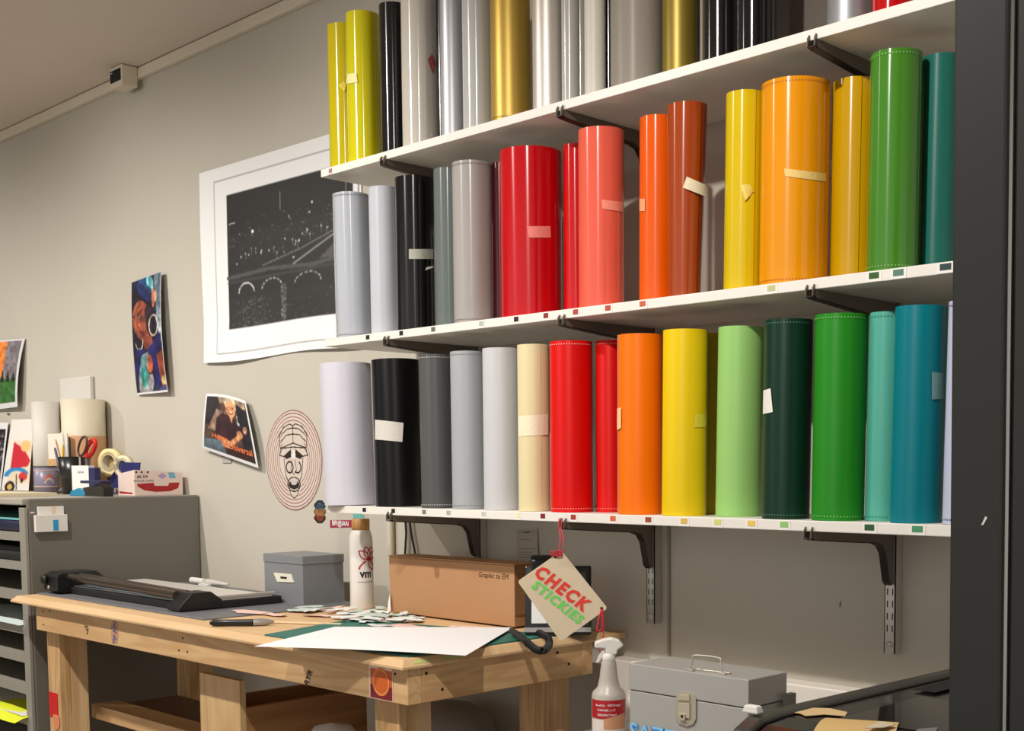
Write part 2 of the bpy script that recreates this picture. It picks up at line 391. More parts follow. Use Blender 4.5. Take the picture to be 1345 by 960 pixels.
# ------------------------------------------------------------------ vinyl rolls
M_back = mat('liner paper', S(214, 206, 190), .6)
def vinyl(col, kind):
    if kind == 'g': col = tuple(int(v * .93) for v in col)
    n = 'vinyl %s %s' % (kind, col)
    if kind == 'g':
        if n in MC: return MC[n]
        m = mat(n, S(*col), .17, 0, var=.03, scale=14, spec=.6); nt = m.node_tree; b = nt.nodes['Principled BSDF']
        tg = nt.nodes.new('ShaderNodeTangent'); tg.direction_type = 'RADIAL'; tg.axis = 'Z'
        nt.links.new(tg.outputs[0], b.inputs['Tangent']); b.inputs['Anisotropic'].default_value = .80; b.inputs['Anisotropic Rotation'].default_value = .25
        return m
    if kind == 'm':
        if n in MC: return MC[n]
        m = mat(n, S(*[int(v * .94) for v in col]), .40, 0, var=.03, scale=14, spec=.22); nt = m.node_tree; b = nt.nodes['Principled BSDF']
        tg = nt.nodes.new('ShaderNodeTangent'); tg.direction_type = 'RADIAL'; tg.axis = 'Z'
        nt.links.new(tg.outputs[0], b.inputs['Tangent']); b.inputs['Anisotropic'].default_value = .7; b.inputs['Anisotropic Rotation'].default_value = .25
        return m
    if kind == 'x': return mat(n, S(*col), .42, .5, var=.04, scale=14)
M_tape = mat('masking tape', S(214, 200, 178), .6, var=.06, scale=120, bump=.2)
def roll(xl, xr, ym, row, col, kind, label, yf=.008, lean=0.0, seam=None, tapes=(), holes=None, hgt=.386, taper=1.0, turns=1.7, group=None):
    a = ray(xl, ym); b = ray(xr, ym)
    a = Vector((a.x, a.y)).normalized(); b = Vector((b.x, b.y)).normalized(); u = (a + b).normalized()
    sa = math.sqrt(max(0, 1 - u.dot(a) ** 2)); d = (SY0 + yf) / (u.y - sa); r = d * sa; c = u * d
    z0 = ZT[row] + .0006
    th = thing('vinyl_roll', (c.x, c.y, z0 + abs(lean) * r), label, 'roll', group)
    th.rotation_euler = (0, -lean, 0)
    if lean:
        th.location.x += lean * hgt * .5
    face = math.atan2(-u.y, -u.x)                     # towards the camera
    pitch = .0018; t = .0011; nseg = 44; n = int(turns * nseg)
    s0 = face + (seam if seam is not None else math.pi)
    m = MB(); V = []
    for i in range(n + 1):
        an = s0 - 2 * math.pi * i / nseg; ro = r - pitch * i / nseg
        for zz, k in ((0, taper), (hgt, 1.0)):
            off = Vector((0, 0)) if k == 1 else (Vector((math.cos(face), math.sin(face))) * r * (1 - k) * .2 + Vector((-a.y, a.x)) * (-r) * (1 - k) * (-1))
            for rr in (ro * k, ro * k - t):
                V.append(Vector((c.x + off.x + rr * math.cos(an), c.y + off.y + rr * math.sin(an), z0 + zz)))
    fo = []; fi = []; ft = []
    for i in range(n):
        p = i * 4; q = p + 4
        fo.append((p, q, q + 2, p + 2)); fi.append((p + 1, p + 3, q + 3, q + 1)); ft.append((p + 2, q + 2, q + 3, p + 3)); ft.append((p, p + 1, q + 1, q))
    m.add(V, fo, 0, True); k0 = len(m.v)
    m.add(V, fi, 1, True); m.add(V, ft + [(0, 2, 3, 1), (n * 4, n * 4 + 1, n * 4 + 3, n * 4 + 2)], 1, False)
    m.build('vinyl_sheet', [vinyl(col, kind), M_back], th)
    if holes:
        h = MB(); nh = max(10, int(2 * math.pi * r / .0125))
        for zz in (z0 + hgt - .008, z0 + .008):
            for i in range(nh):
                an = face - 1.45 + 2.9 * i / (nh - 1); 
                if seam is not None and abs(an - s0) < .06: continue
                R = r + .0004 - 0 ; c0 = Vector((c.x + R * math.cos(an), c.y + R * math.sin(an), zz)); tg = Vector((-math.sin(an), math.cos(an), 0)) * .0014
                h.add([c0 - tg - Vector((0, 0, .0012)), c0 + tg - Vector((0, 0, .0012)), c0 + tg + Vector((0, 0, .0012)), c0 - tg + Vector((0, 0, .0012))], [(0, 1, 2, 3)])
        tag(h.build('punch_holes', mat('hole %s' % (holes,), S(*holes), .6), th), kind='stuff')
    for tp in tapes:
        quad = tp[0]; mt = mat('tape %s' % (tp[1],), S(*tp[1]), .6, var=.06, scale=150, bump=.25) if len(tp) > 1 else M_tape
        wr = tp[2] if len(tp) > 2 else 0
        def P(uu, vv, quad=quad, wr=wr):
            x = (quad[0][0] * (1 - uu) + quad[1][0] * uu) * (1 - vv) + (quad[3][0] * (1 - uu) + quad[2][0] * uu) * vv
            y = (quad[0][1] * (1 - uu) + quad[1][1] * uu) * (1 - vv) + (quad[3][1] * (1 - uu) + quad[2][1] * uu) * vv
            dd = ray(x, y); h2 = math.hypot(dd.x, dd.y); e = Vector((dd.x / h2, dd.y / h2)); R = r + .0009 + wr * random.random()
            sh = lean * (hgt * .5 - (CAMZ + dd.z * (c.length - r) / h2 - z0)); cs = Vector((c.x + sh, c.y))
            tt = e.dot(cs); o2 = cs.length_squared - tt * tt
            k = tt - math.sqrt(max(R * R - o2, 0)) if o2 < R * R else tt
            p = e * k
            if o2 >= R * R: p = cs + (p - cs).normalized() * R
            return Vector((p.x - sh, p.y, CAMZ + dd.z * k / h2))
        MB().grid(P, 8, 3).build('tape_strip', mt, th)
    return th
def q(x0, y0, x1, y1, dy=0, h=None):      # tape quad, right end lower by dy
    return [(x0, y0), (x1, y0 + dy), (x1, y1 + dy), (x0, y1)]
G = 'matt vinyl rolls on the lowest shelf'
roll(422.5, 491, 565, 'bot', (214, 212, 222), 'm', 'wide matt white vinyl roll overhanging the left end of the lowest shelf', yf=-.02, lean=.03, group=G, seam=1.3)
roll(490, 553, 565, 'bot', (14, 14, 15), 'm', 'matt black vinyl roll with a broad white tape patch on the lowest shelf', lean=.024, tapes=[([(492.5, 551), (530, 556), (528.5, 581), (492.5, 577)], (205, 200, 190)), ], group=G)
roll(551, 597, 565, 'bot', (88, 88, 88), 'm', 'matt dark grey vinyl roll right of the matt black roll', lean=.01, holes=(190, 186, 180), group=G)
roll(592, 638, 565, 'bot', (172, 175, 177), 'm', 'matt light grey vinyl roll on the lowest shelf', lean=.004, holes=(120, 120, 118), group=G)
roll(634, 684, 565, 'bot', (206, 205, 206), 'm', 'matt soft white vinyl roll left of the cream roll', group=G)
roll(680, 723, 565, 'bot', (232, 218, 170), 'm', 'cream vinyl roll with a wide clear tape band on the lowest shelf', seam=.45, tapes=[([(681, 546), (720, 544), (720, 571), (681, 573)], (232, 222, 190)),], group=G)
roll(722, 779, 565, 'bot', (222, 14, 12), 'm', 'wide bright red vinyl roll between cream and narrow red rolls', holes=(240, 150, 140), group=G)
roll(782, 822, 565, 'bot', (214, 20, 16), 'm', 'narrow bright red vinyl roll half hidden by the orange roll', yf=.07, holes=(240, 120, 110), group=G)
roll(811, 871, 565, 'bot', (252, 120, 6), 'm', 'matt orange vinyl roll on the lowest shelf', lean=-.004, seam=-1.35, tapes=[([(810, 537), (815.5, 535), (815.5, 562), (809, 566)], (236, 196, 150)),], group=G)
roll(869.5, 930, 565, 'bot', (240, 204, 18), 'm', 'bright lemon yellow vinyl roll with a small tape tab and loose edge', lean=-.012, seam=1.1, tapes=[([(913, 544), (928, 543), (927, 560), (912, 561)], (222, 204, 60), .001)], group=G)
roll(908, 943.5, 565, 'bot', (196, 168, 14), 'm', 'olive yellow vinyl roll hidden behind the lemon yellow roll', yf=.105, lean=-.012, group=G)
roll(941, 1002, 565, 'bot', (156, 206, 116), 'm', 'pale green vinyl roll on the lowest shelf', yf=.045, lean=-.018, seam=1.35, group=G)
roll(1001.5, 1066, 565, 'bot', (18, 54, 38), 'm', 'dark forest green vinyl roll with white tape on its left edge', lean=-.014, holes=(70, 110, 90), tapes=[([(1002.5, 513), (1012, 510), (1015, 541), (1002, 544)], (226, 222, 212))], group=G)
roll(1067, 1138, 565, 'bot', (40, 140, 34), 'm', 'bright grass green vinyl roll on the lowest shelf', lean=-.014, holes=(110, 180, 90), group=G)
roll(1137.5, 1188, 565, 'bot', (88, 176, 156), 'm', 'pale aqua vinyl roll squeezed between green and teal rolls', yf=.055, lean=-.014, holes=(60, 140, 120), group=G)
roll(1171, 1241, 560, 'bot', (6, 122, 134), 'm', 'deep teal vinyl roll with grey tape near its right edge', lean=-.017, tapes=[([(1224, 488), (1239, 489), (1239, 523), (1224, 524)], (110, 150, 150))], group=G)
roll(1240.5, 1300, 560, 'bot', (196, 200, 224), 'm', 'pale lilac vinyl roll at the right end of the lowest shelf', lean=-.017, holes=(60, 60, 70), group=G)
G = 'glossy vinyl rolls on the middle shelf'
roll(438, 486, 300, 'mid', (186, 190, 196), 'g', 'glossy light grey vinyl roll at the left end of the middle shelf', lean=.012, seam=-1.2, holes=(90, 90, 92), group=G)
roll(484.5, 524, 300, 'mid', (196, 198, 206), 'm', 'smooth pale silver vinyl roll left of the glossy black roll', yf=.03, group=G)
roll(519, 571, 300, 'mid', (10, 10, 11), 'g', 'glossy black vinyl roll with a grey tape strip on the middle shelf', tapes=[(q(537, 327, 569, 340), (168, 166, 152)), ([(560, 351), (569, 349), (569, 351.5), (558.5, 355)], (225, 225, 222))], group=G)
roll(569.5, 610, 300, 'mid', (104, 112, 108), 'g', 'slate grey vinyl roll behind the wider grey roll', yf=.02, group=G)
roll(594, 647, 300, 'mid', (172, 166, 160), 'g', 'wide glossy mid grey vinyl roll beside the maroon roll', holes=(90, 86, 80), group=G)
roll(646, 668, 300, 'mid', (78, 12, 24), 'g', 'narrow maroon vinyl roll tucked behind the crimson roll', yf=.08, group=G)
roll(656.5, 738.5, 300, 'mid', (196, 4, 18), 'g', 'very wide glossy crimson vinyl roll with a tape strip', tapes=[([(692, 297), (723, 297), (723.5, 312), (695, 312)], (222, 120, 110))], group=G)
roll(739.5, 775, 300, 'mid', (200, 8, 14), 'g', 'narrow glossy red vinyl roll left of the coral roll', yf=.08, group=G)
roll(759, 820, 300, 'mid', (238, 98, 76), 'g', 'glossy coral vinyl roll with translucent tape', lean=-.004, tapes=[([(790, 262), (818, 265), (818, 278), (791, 274)], (240, 140, 118))], group=G)
roll(839, 890, 300, 'mid', (238, 92, 4), 'g', 'glossy orange vinyl roll on the middle shelf', yf=.03, lean=-.006, tapes=[(q(840, 261, 847, 277), (240, 150, 100))], group=G)
roll(876.5, 931, 250, 'mid', (166, 66, 20), 'g', 'rust brown vinyl roll, loosely wound, with a bright tape patch', lean=.01, taper=.80, seam=.75, tapes=[([(902, 232), (931.5, 245), (926, 258), (897, 246.5)], (222, 208, 176))], hgt=.389, group=G)
roll(951.5, 1005, 250, 'mid', (222, 190, 6), 'g', 'glossy yellow vinyl roll with a crumpled tape knot', yf=.02, lean=-.014, seam=.5, tapes=[([(972, 243), (984, 241), (990, 251), (978, 264)], (220, 196, 90), .004)], group=G)
roll(998, 1089.5, 240, 'mid', (238, 152, 8), 'g', 'very wide amber vinyl roll with a long tape strip', yf=.012, lean=-.01, seam=1.35, tapes=[([(1030, 221), (1085, 227), (1085, 238), (1031, 231)], (226, 190, 110))], holes=(170, 90, 10), group=G)
roll(1091, 1155, 240, 'mid', (206, 158, 6), 'g', 'mustard yellow vinyl roll set back behind the green roll', yf=.10, lean=-.012, seam=.2, group=G)
roll(1139.5, 1209, 240, 'mid', (70, 134, 36), 'g', 'glossy leaf green vinyl roll near the right end of the middle shelf', lean=-.01, holes=(120, 170, 90), group=G)
roll(1207, 1259, 240, 'mid', (36, 104, 92), 'm', 'dark sea green vinyl roll at the right end of the middle shelf', yf=.09, lean=-.014, group=G)
G = 'rolls on the top shelf'
roll(430.5, 474, 110, 'top', (206, 188, 6), 'g', 'shorter acid yellow vinyl roll at the left end of the top shelf', yf=.02, tapes=[([(445, 112), (450, 107), (455, 110), (452, 121)], (222, 200, 60), .003)], hgt=.382, group=G)
roll(455, 500, 110, 'top', (218, 206, 10), 'g', 'acid yellow vinyl roll with a round tape tab on the top shelf', tapes=[([(456, 97), (468, 96), (470, 108), (455, 110)], (230, 222, 150), .001)], group=G)
roll(498.5, 536, 110, 'top', (20, 20, 22), 'g', 'glossy black vinyl roll beside the acid yellow pair', yf=.03, group=G)
roll(527, 576, 110, 'top', (206, 198, 186), 'g', 'wide off white vinyl roll with a crumpled red scrap at its edge', tapes=[([(562, 78), (568, 70), (573, 84), (568, 96)], (170, 84, 74), .004)], group=G)
roll(573, 590, 110, 'top', (28, 30, 36), 'g', 'thin dark roll added to fill the dark gap between off white and silver', yf=.06, group=G)  # added roll, its dark colour stands for the shade in the gap
roll(578, 611, 110, 'top', (176, 176, 178), 'x', 'narrow brushed silver vinyl roll on the top shelf', group=G)
roll(607, 648, 110, 'top', (190, 190, 184), 'g', 'pale silver grey vinyl roll left of the gold roll', group=G)
roll(644, 697, 110, 'top', (178, 146, 62), 'x', 'metallic gold vinyl roll on the top shelf', group=G, holes=(110, 86, 30))
roll(699, 741, 110, 'top', (198, 190, 180), 'x', 'mirror chrome vinyl roll right of the gold roll', group=G)
roll(737, 762, 110, 'top', (186, 182, 172), 'g', 'slim stone grey roll right of the chrome roll', yf=.03, group=G)
roll(752, 775, 110, 'top', (172, 166, 152), 'g', 'slim warm grey roll behind the white one', yf=.06, group=G)
roll(767, 796, 90, 'top', (214, 208, 194), 'm', 'matt ivory roll leaning beside a black sheet edge', group=G)
roll(789, 812, 70, 'top', (12, 12, 12), 'g', 'thin black roll left of the wide taupe roll', yf=.05, group=G)
roll(801, 872, 60, 'top', (150, 142, 130), 'm', 'very wide matt taupe roll on the top shelf', group=G)
roll(869, 916, 60, 'top', (138, 118, 44), 'x', 'dull olive gold roll on the top shelf', yf=.03, group=G)
roll(912, 930, 50, 'top', (166, 158, 148), 'm', 'thin grey roll between olive gold and black rolls', yf=.10, group=G)
roll(922, 972, 40, 'top', (22, 21, 22), 'g', 'glossy black roll right of the olive gold roll', yf=.02, group=G)
roll(967, 1018, 40, 'top', (18, 18, 20), 'g', 'second glossy black roll, right of the first black one', group=G)
roll(1085, 1146, 15, 'top', (150, 150, 152), 'x', 'brushed silver roll left of the red roll at top right', group=G)
roll(1144, 1203, 5, 'top', (190, 10, 14), 'g', 'glossy red roll at the right of the top shelf', group=G)
# grey sheet standing behind the rolls at the right of the top shelf
pA = aY(1012, 10, 2.2)
tag(MB().box((aY(1004, 10, 2.2).x, 2.2, ZT['top'] + .0006), (aY(1092, 10, 2.2).x, 2.206, ZT['top'] + .38)).build('grey_board', mat('taupe board', S(96, 86, 76), .6)), 'flat taupe board standing behind the rolls left of the silver roll', 'board')

# ------------------------------------------------------------------ cabinet at the left
CXR = -4.23; CF = 1.694; CT = 1.21
M_cab = mat('cabinet grey metal', S(112, 108, 98), .45, var=.03, scale=8, bump=.02)
M_cabe = mat('cabinet lip grey', S(150, 145, 133), .4)
cb = thing('paper_cabinet', (-5.4, 2.0, 0), 'grey metal paper cabinet with open tray shelves left of the workbench', 'cabinet')
MB().box((CXR - .02, CF + .012, 0), (CXR, WY - .002, CT)).build('side_panel', M_cab, cb, bevel=.006)
MB().box((CXR - .045, CF, 0), (CXR - .001, CF + .0115, CT - .03)).build('front_edge', M_cabe, cb, bevel=.002)
MB().box((-6.6, CF + .0, CT - .022), (CXR - .0205, WY - .002, CT)).build('cabinet_top', mat('cabinet top', S(170, 163, 150), .45), cb, bevel=.004)
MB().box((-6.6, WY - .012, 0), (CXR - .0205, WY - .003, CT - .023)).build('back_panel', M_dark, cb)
MB().box((-6.6, CF, 0), (-6.58, WY - .013, CT - .023)).build('side_panel', M_cab, cb)
trz = (1.095, .998, .895, .785, .688, .582, .478, .374, .27, .166)
for i, z in enumerate(trz):
    MB().box((-6.579, CF + .013, z - .004), (CXR - .0205, WY - .0125, z)).box((-6.579, CF + .004, z - .026), (CXR - .046, CF + .0125, z + .001)).build('tray_shelf', M_cabe, cb)
# hinge hook on the left, contents in the trays
def ppr(name, px, z, dz, col, label, cat='paper', yb=1.95):
    pts = [aY(p[0], p[1], CF - .004) for p in px]
    m = MB()
    def P(u, v):
        x = -4.98 + (CXR - .052 + 4.98) * u; yy = CF - .012 + (yb - CF) * v
        return Vector((x, yy, z + dz * u * (1 - v) + .0015 * math.sin(9 * u + 3 * v) + .0025 * (1 - v)))
    o = m.grid(P, 12, 6, thick=(0, 0, -.0012)).build(name, mat('%s%s' % (name, col), S(*col), .55)); return tag(o, label, cat)
ppr('paper_sheet', [(0, 0)], .790, -.003, (214, 228, 224), 'pale sheet of paper in the fourth tray of the grey cabinet')
ppr('paper_sheet', [(0, 0)], .4815, 0.001, (232, 228, 218), 'white sheet in the lower tray under the yellow one')
m = MB()
def P(u, v):
    yy = CF - .045 + .16 * v; zz = .487 + .003 * math.sin(5 * u) - (.030 * (1 - u * .5)) * max(0, 1 - v / .3) ** 1.6
    return Vector((-4.62 + .36 * u, yy, zz))
tag(m.grid(P, 12, 6, thick=(0, 0, -.001)).build('yellow_paper', mat('fluo paper', S(222, 232, 40), .55)), 'fluorescent yellow paper curling out of the low tray', 'paper')
# navy binders in the upper tray
b1 = thing('binder', (-4.9, 1.9, 1.0965), 'navy folder lying in the top tray of the grey cabinet', 'folder')
MB().box((-5.5, CF + .03, 1.0965), (CXR - .06, 2.2, 1.135)).build('folder_cover', mat('navy', S(30, 34, 60), .5), b1, bevel=.012)
MB().box((-5.5, CF + .035, 1.1355), (CXR - .075, 2.2, 1.142)).build('folder_sheet', mat('aqua card', S(120, 190, 196), .5), b1)
b2 = thing('binder', (-4.9, 1.9, .9995), 'black folder stack in the second tray of the grey cabinet', 'folder')
MB().box((-5.5, CF + .02, .9995), (CXR - .055, 2.2, 1.030)).build('folder_cover', mat('black folder', S(26, 24, 24), .6), b2, bevel=.01)
MB().box((-5.5, CF + .026, 1.0305), (CXR - .065, 2.2, 1.048)).build('folder_cover', mat('black folder', S(26, 24, 24), .6), b2, bevel=.006)
# white label holder on cabinet side
hd = thing('label_holder', aX(62, 680, CXR), 'white two tiered leaflet holder with a blue label on the cabinet side', 'holder')
def xr(x0, x1, y0, y1, d, name, m, par, bev=.001, g=.0006, z=None):
    a = aX(x0, y0, CXR); b = aX(x1, y1, CXR)
    return MB().box((CXR + g, min(a.y, b.y), min(a.z, b.z)), (CXR + d, max(a.y, b.y), max(a.z, b.z))).build(name, m, par, bevel=bev)
wp = mat('white plastic', S(226, 222, 214), .4)
xr(48, 82.5, 665.5, 684, .012, 'upper_pocket', wp, hd); xr(42, 84.5, 676.5, 697, .028, 'lower_pocket', wp, hd, g=.0122)
xr(65, 72, 682.5, 696, .030, 'blue_label', mat('blue label', S(40, 150, 200), .5), hd, g=.0282, bev=0); xr(66, 71, 664.7, 678, .0135, 'cream_label', mat('cream label', S(220, 200, 170), .5), hd, g=.0125, bev=0)
tag(xr(39.5, 45, 672.5, 674.2, .002, 'magnet_strip', wp, None), 'tiny white strip beside the leaflet holder', 'strip')

# ---- things on the cabinet top
def onTop(x, y=644): return aZ(x, y, CT)
def pxm(p): return (Vector(p) - Vector((0, 0, CAMZ))).dot(FW) / F      # metres per pixel there
def cyl_thing(name, x, yb, xl, xr_, ytop, zb):
    p = aZ(x, yb, zb); s = pxm(p); r = (xr_ - xl) / 2 * s; h = (yb - ytop) * s; return p, s, r, h
# mug
D = 2.08; p = aY(61, 640, D); p.z = CT + .0006; s = pxm(p); r = 15 * s; h = aY(61, 612, D).z - CT
mug = thing('mug', p, 'grey blue stoneware mug with striped rims and an orange motif', 'mug')
MB().lathe([(0, .0), (r * .9, 0), (r, .006), (r, h), (r * .94, h), (r * .9, .008), (0, .008)], p, 36).build('mug_body', mat('mug glaze', S(128, 122, 142), .35), mug)
for f0, f1, c in ((.93, 1.0, (88, 84, 92)), (.82, .86, (200, 170, 156)), (.24, .28, (212, 178, 160)), (.0, .22, (112, 104, 110))):
    MB().lathe([(r + .0005, h * f0 + .0005), (r + .0005, h * f1)], p, 36).build('glaze_band', mat('band%s' % (c,), S(*c), .4), mug)
f = MB()
for k in range(2):
    for i in range(7):
        an = math.atan2(-p.y, -p.x) + .0 + (i - 3) * .11 + .25; R = r + .001; 
        z = h * (.62 - .015 * (i - 3) ** 2) - k * h * .12
        cc = Vector((p.x + R * math.cos(an), p.y + R * math.sin(an), p.z + z)); tg = Vector((-math.sin(an), math.cos(an), 0)) * .0032
        f.add([cc - tg, cc + tg, cc + tg + Vector((0, 0, h * .09)), cc - tg + Vector((0, 0, h * .09))], [(0, 1, 2, 3)], k)
f.build('motif', [mat('motif orange', S(206, 106, 76), .5), mat('motif pale', S(196, 178, 176), .5)], mug)
e = RT.normalized(); hc = p + e * (r + .001)
MB().tube([hc + Vector((0, 0, h * .85)), hc + e * .018 + Vector((0, 0, h * .82)), hc + e * .026 + Vector((0, 0, h * .6)), hc + e * .024 + Vector((0, 0, h * .35)), hc + e * .012 + Vector((0, 0, h * .12)), hc + Vector((0, 0, h * .1))], .005, 8).build('mug_handle', mat('mug glaze', S(128, 122, 142), .35), mug)
# pen cup
D = 2.12; p = aY(99, 640, D); p.z = CT + .0006; s = pxm(p); r = 20.5 * s; h = aY(99, 600, D).z - CT
cup = thing('pen_cup', p, 'black flared pen cup full of pens and scissors', 'cup')
MB().lathe([(0, 0), (r * .78, 0), (r, h), (r * .95, h), (r * .74, .006), (0, .006)], p, 32).build('cup_body', M_black, cup)
def stick(name, x0, y0, x1, y1, rad, col, label, cat, dy=0):
    D = p.y + dy; a = aY(x0, y0, D); b = aY(x1, y1, D)
    return tag(MB().tube([a, a.lerp(b, .9), b], [rad, rad, rad * .5], 8).build(name, mat('%s%s' % (name, col), S(*col), .4)), label, cat)
stick('pen', 87, 625, 80.5, 567, .004, (232, 226, 206), 'long pale pen standing tallest in the black cup', 'pen', .01)
stick('pencil', 84, 620, 73, 577, .0035, (176, 124, 70), 'brown wooden pencil leaning left in the black cup', 'pencil', -.01)
stick('marker', 82, 618, 83, 584, .005, (222, 180, 60), 'yellow marker in the black cup', 'marker', -.01)
stick('marker', 90, 618, 88, 583, .005, (202, 200, 196), 'light grey marker in the black cup', 'marker', .0)
stick('marker', 79, 618, 72, 588, .005, (60, 60, 96), 'dark blue marker leaning over the cup rim', 'marker', -.02)
stick('marker', 93, 620, 91, 574, .004, (22, 22, 24), 'thin black marker upright in the black cup', 'marker', -.0)
def ring_handle(name, cx_, cy_, rx, ry, rot, th_, m, par, D):
    pts = []
    for i in range(18):
        a = 2 * math.pi * i / 18; dx = rx * math.cos(a); dy = ry * math.sin(a)
        pts.append(aY(cx_ + dx * math.cos(rot) - dy * math.sin(rot), cy_ + dx * math.sin(rot) + dy * math.cos(rot), D))
    return MB().tube(pts, th_, 8, closed=True).build(name, m, par)
sc = thing('scissors', aY(112, 600, p.y), 'scissors with dark looped handles beside the red pair in the cup', 'scissors')
ring_handle('handle_loop', 108.5, 586, 5, 13, .25, .0045, mat('smoke plastic', S(70, 48, 50), .35), sc, p.y - .012)
MB().obox(aY(105, 608, p.y - .012), aY(106, 608, p.y - .012) - aY(105, 608, p.y - .012), (0, .001, 0), (0, 0, .03)).build('blade', M_chrome, sc)
sc = thing('scissors', aY(118, 600, p.y), 'red handled scissors standing in the black cup', 'scissors')
ring_handle('handle_loop', 119, 589, 4.6, 12, .42, .0085, mat('red plastic', S(206, 36, 26), .3), sc, p.y + .012)
MB().obox(aY(113, 610, p.y + .012), aY(114.2, 610, p.y + .012) - aY(113, 610, p.y + .012), (0, .001, 0), (0, 0, .03)).build('blade', M_chrome, sc)
# small blue white box
a = aY(95, 643, 2.045); bx_ = thing('small_box', (a.x + .04, a.y, CT), 'small white carton with dark blue side behind the stapler', 'box')
x1 = aY(117, 640, a.y).x; x2 = aY(125, 640, a.y).x
MB().box((a.x, a.y, CT + .0005), (x1, a.y + .022, aY(100, 611.5, a.y).z)).build('carton', mat('carton white', S(232, 230, 226), .5), bx_)
MB().box((x1 + .0003, a.y, CT + .0005), (x2, a.y + .022, aY(100, 614.5, a.y).z)).build('carton_side', mat('navy card', S(38, 36, 84), .5), bx_)
text('carton_print', 'BOX 26/6', plane(aY(106, 620, a.y - .0006), (1, 0, 0), (0, 0, 1)), width=.045, m=M_dark, parent=bx_)
# stapler (blue and dark)
D = 1.995; st = thing('stapler', Vector((aY(122, 645, D).x, D, CT)), 'blue and black stapler lying in front of the white carton', 'stapler')
xa, xb = aY(97, 640, D).x, -4.262; zb = CT + .0005
MB().prism([(xa + .0, 0), (xa + .02, .018), (xa + .075, .028), (xa + .13, .016), (xa + .13, 0)], (0, D - .02, zb), (1, 0, 0), (0, 0, 1), (0, .04, 0)).build('stapler_base', mat('stapler blue', S(20, 130, 170), .3), st, bevel=.003)
MB().prism([(xa + .11, 0), (xa + .115, .03), (xb - .01, .042), (xb, .028), (xb, 0)], (0, D - .018, zb), (1, 0, 0), (0, 0, 1), (0, .036, 0)).build('stapler_arm', M_black, st, bevel=.003)
MB().box((xa + .1, D - .022, zb + .045), (xb - .02, D + .02, zb + .055)).build('stapler_cap', mat('navy plastic', S(30, 32, 76), .3), st, bevel=.003)
# tape dispenser with two tape rolls
D = 2.225
td = thing('tape_dispenser', aY(160, 640, D), 'blue metal tape dispenser behind the envelope box', 'dispenser')
U = aY(101, 640, D) - aY(100, 640, D)
def pp(x, y, dd=0): return aY(x, y, D + dd)
MB().add([pp(143, 629), pp(159, 607), pp(183, 607.5), pp(182, 616), pp(190, 640), pp(140, 641)] + [v + Vector((0, .006, 0)) for v in [pp(143, 629), pp(159, 607), pp(183, 607.5), pp(182, 616), pp(190, 640), pp(140, 641)]],
         [(0, 1, 2, 3, 4, 5), (11, 10, 9, 8, 7, 6)] + [(i, (i + 1) % 6, (i + 1) % 6 + 6, i + 6) for i in range(6)]).build('dispenser_side', mat('dispenser blue', S(48, 52, 108), .35), td)
zb2 = CT + .0008
MB().box((pp(138, 640).x, D - .001, zb2), (pp(190, 640).x, D + .075, zb2 + .004)).build('dispenser_base', mat('dispenser blue', S(48, 52, 108), .35), td)
def tape_roll(cx_, cy_, rpx, dd, wd, c, lab):
    c0 = aY(cx_, cy_, D + dd) + Vector((0, 0, .004)); s_ = pxm(c0); R = rpx * s_
    t_ = thing('tape_roll', c0, lab, 'tape')
    ax = Vector((-.55, -.83, 0)).normalized()      # roll axis turned towards the camera's right
    ax = Vector((.35, -.93, 0)).normalized()
    MB().lathe([(R * .62, 0), (R, 0), (R, wd), (R * .62, wd), (R * .62, 0)], c0 - ax * wd * .5, 36, axis=ax).build('tape_winding', mat('tape%s' % (c,), S(*c), .5), t_)
    MB().lathe([(R * .54, -.001), (R * .615, -.001), (R * .615, wd + .001), (R * .54, wd + .001), (R * .54, -.001)], c0 - ax * wd * .5, 36, axis=ax).build('core', mat('core card', S(196, 184, 160), .6), t_)
tape_roll(146, 609, 18.5, .045, .028, (236, 220, 162), 'wide cream tape roll standing on the blue dispenser')
tape_roll(163, 614, 14.5, .012, .022, (226, 216, 184), 'narrower cream tape roll in front on the blue dispenser')
# envelope box: end towards the room, long side along the cabinet edge
Xe = -4.315; ya = aX(177, 640, Xe).y; yb_ = min(2.312, aX(240, 640, Xe).y); xl = aY(155.5, 640, ya).x
eb = thing('envelope_box', ((Xe + xl) / 2, (ya + yb_) / 2, CT), 'white and red box of envelopes on the cabinet top', 'box')
zt = CT + .0006; hF = aX(177, 617, Xe).z; hB_ = aX(237, 621, Xe).z; hL = aY(156, 622.5, ya).z
MB().hexa([(xl, ya, zt), (Xe, ya, zt), (Xe, yb_, zt), (xl, yb_, zt)], [(xl, ya, hL), (Xe, ya, hF), (Xe, yb_, hB_), (xl, yb_, hB_)]).build('box_body', mat('envelope box white', S(228, 206, 196), .5), eb)
rp = [(180, 635.5), (202, 634), (203, 638), (221, 638), (222, 634), (236, 633.5), (234, 641), (224, 645), (205, 646), (190, 644), (181, 639)]
MB().add([aX(x, y, Xe + .0006) for x, y in rp], [tuple(range(len(rp)))]).build('red_panel', mat('box red', S(168, 26, 30), .45), eb, fixn=False)
tb_ = mat('print brown', S(90, 60, 50), .6)
text('box_print', '#6 3/4', plane(aX(187, 626, Xe + .0006), (0, 1, 0), (0, 0, 1)), width=.040, m=tb_, parent=eb, bold=.02)
text('box_print', 'ENVELOPES', plane(aX(189, 631.5, Xe + .0006), (0, 1, 0), (0, 0, 1)), width=.075, height=.008, m=tb_, parent=eb)
MB().add([aX(x, y, Xe + .0006) for x, y in ((221, 620.5), (229, 620.5), (231, 628), (222.5, 628))], [(0, 1, 2, 3)]).build('blue_badge', mat('badge blue', S(110, 176, 200), .5), eb, fixn=False)
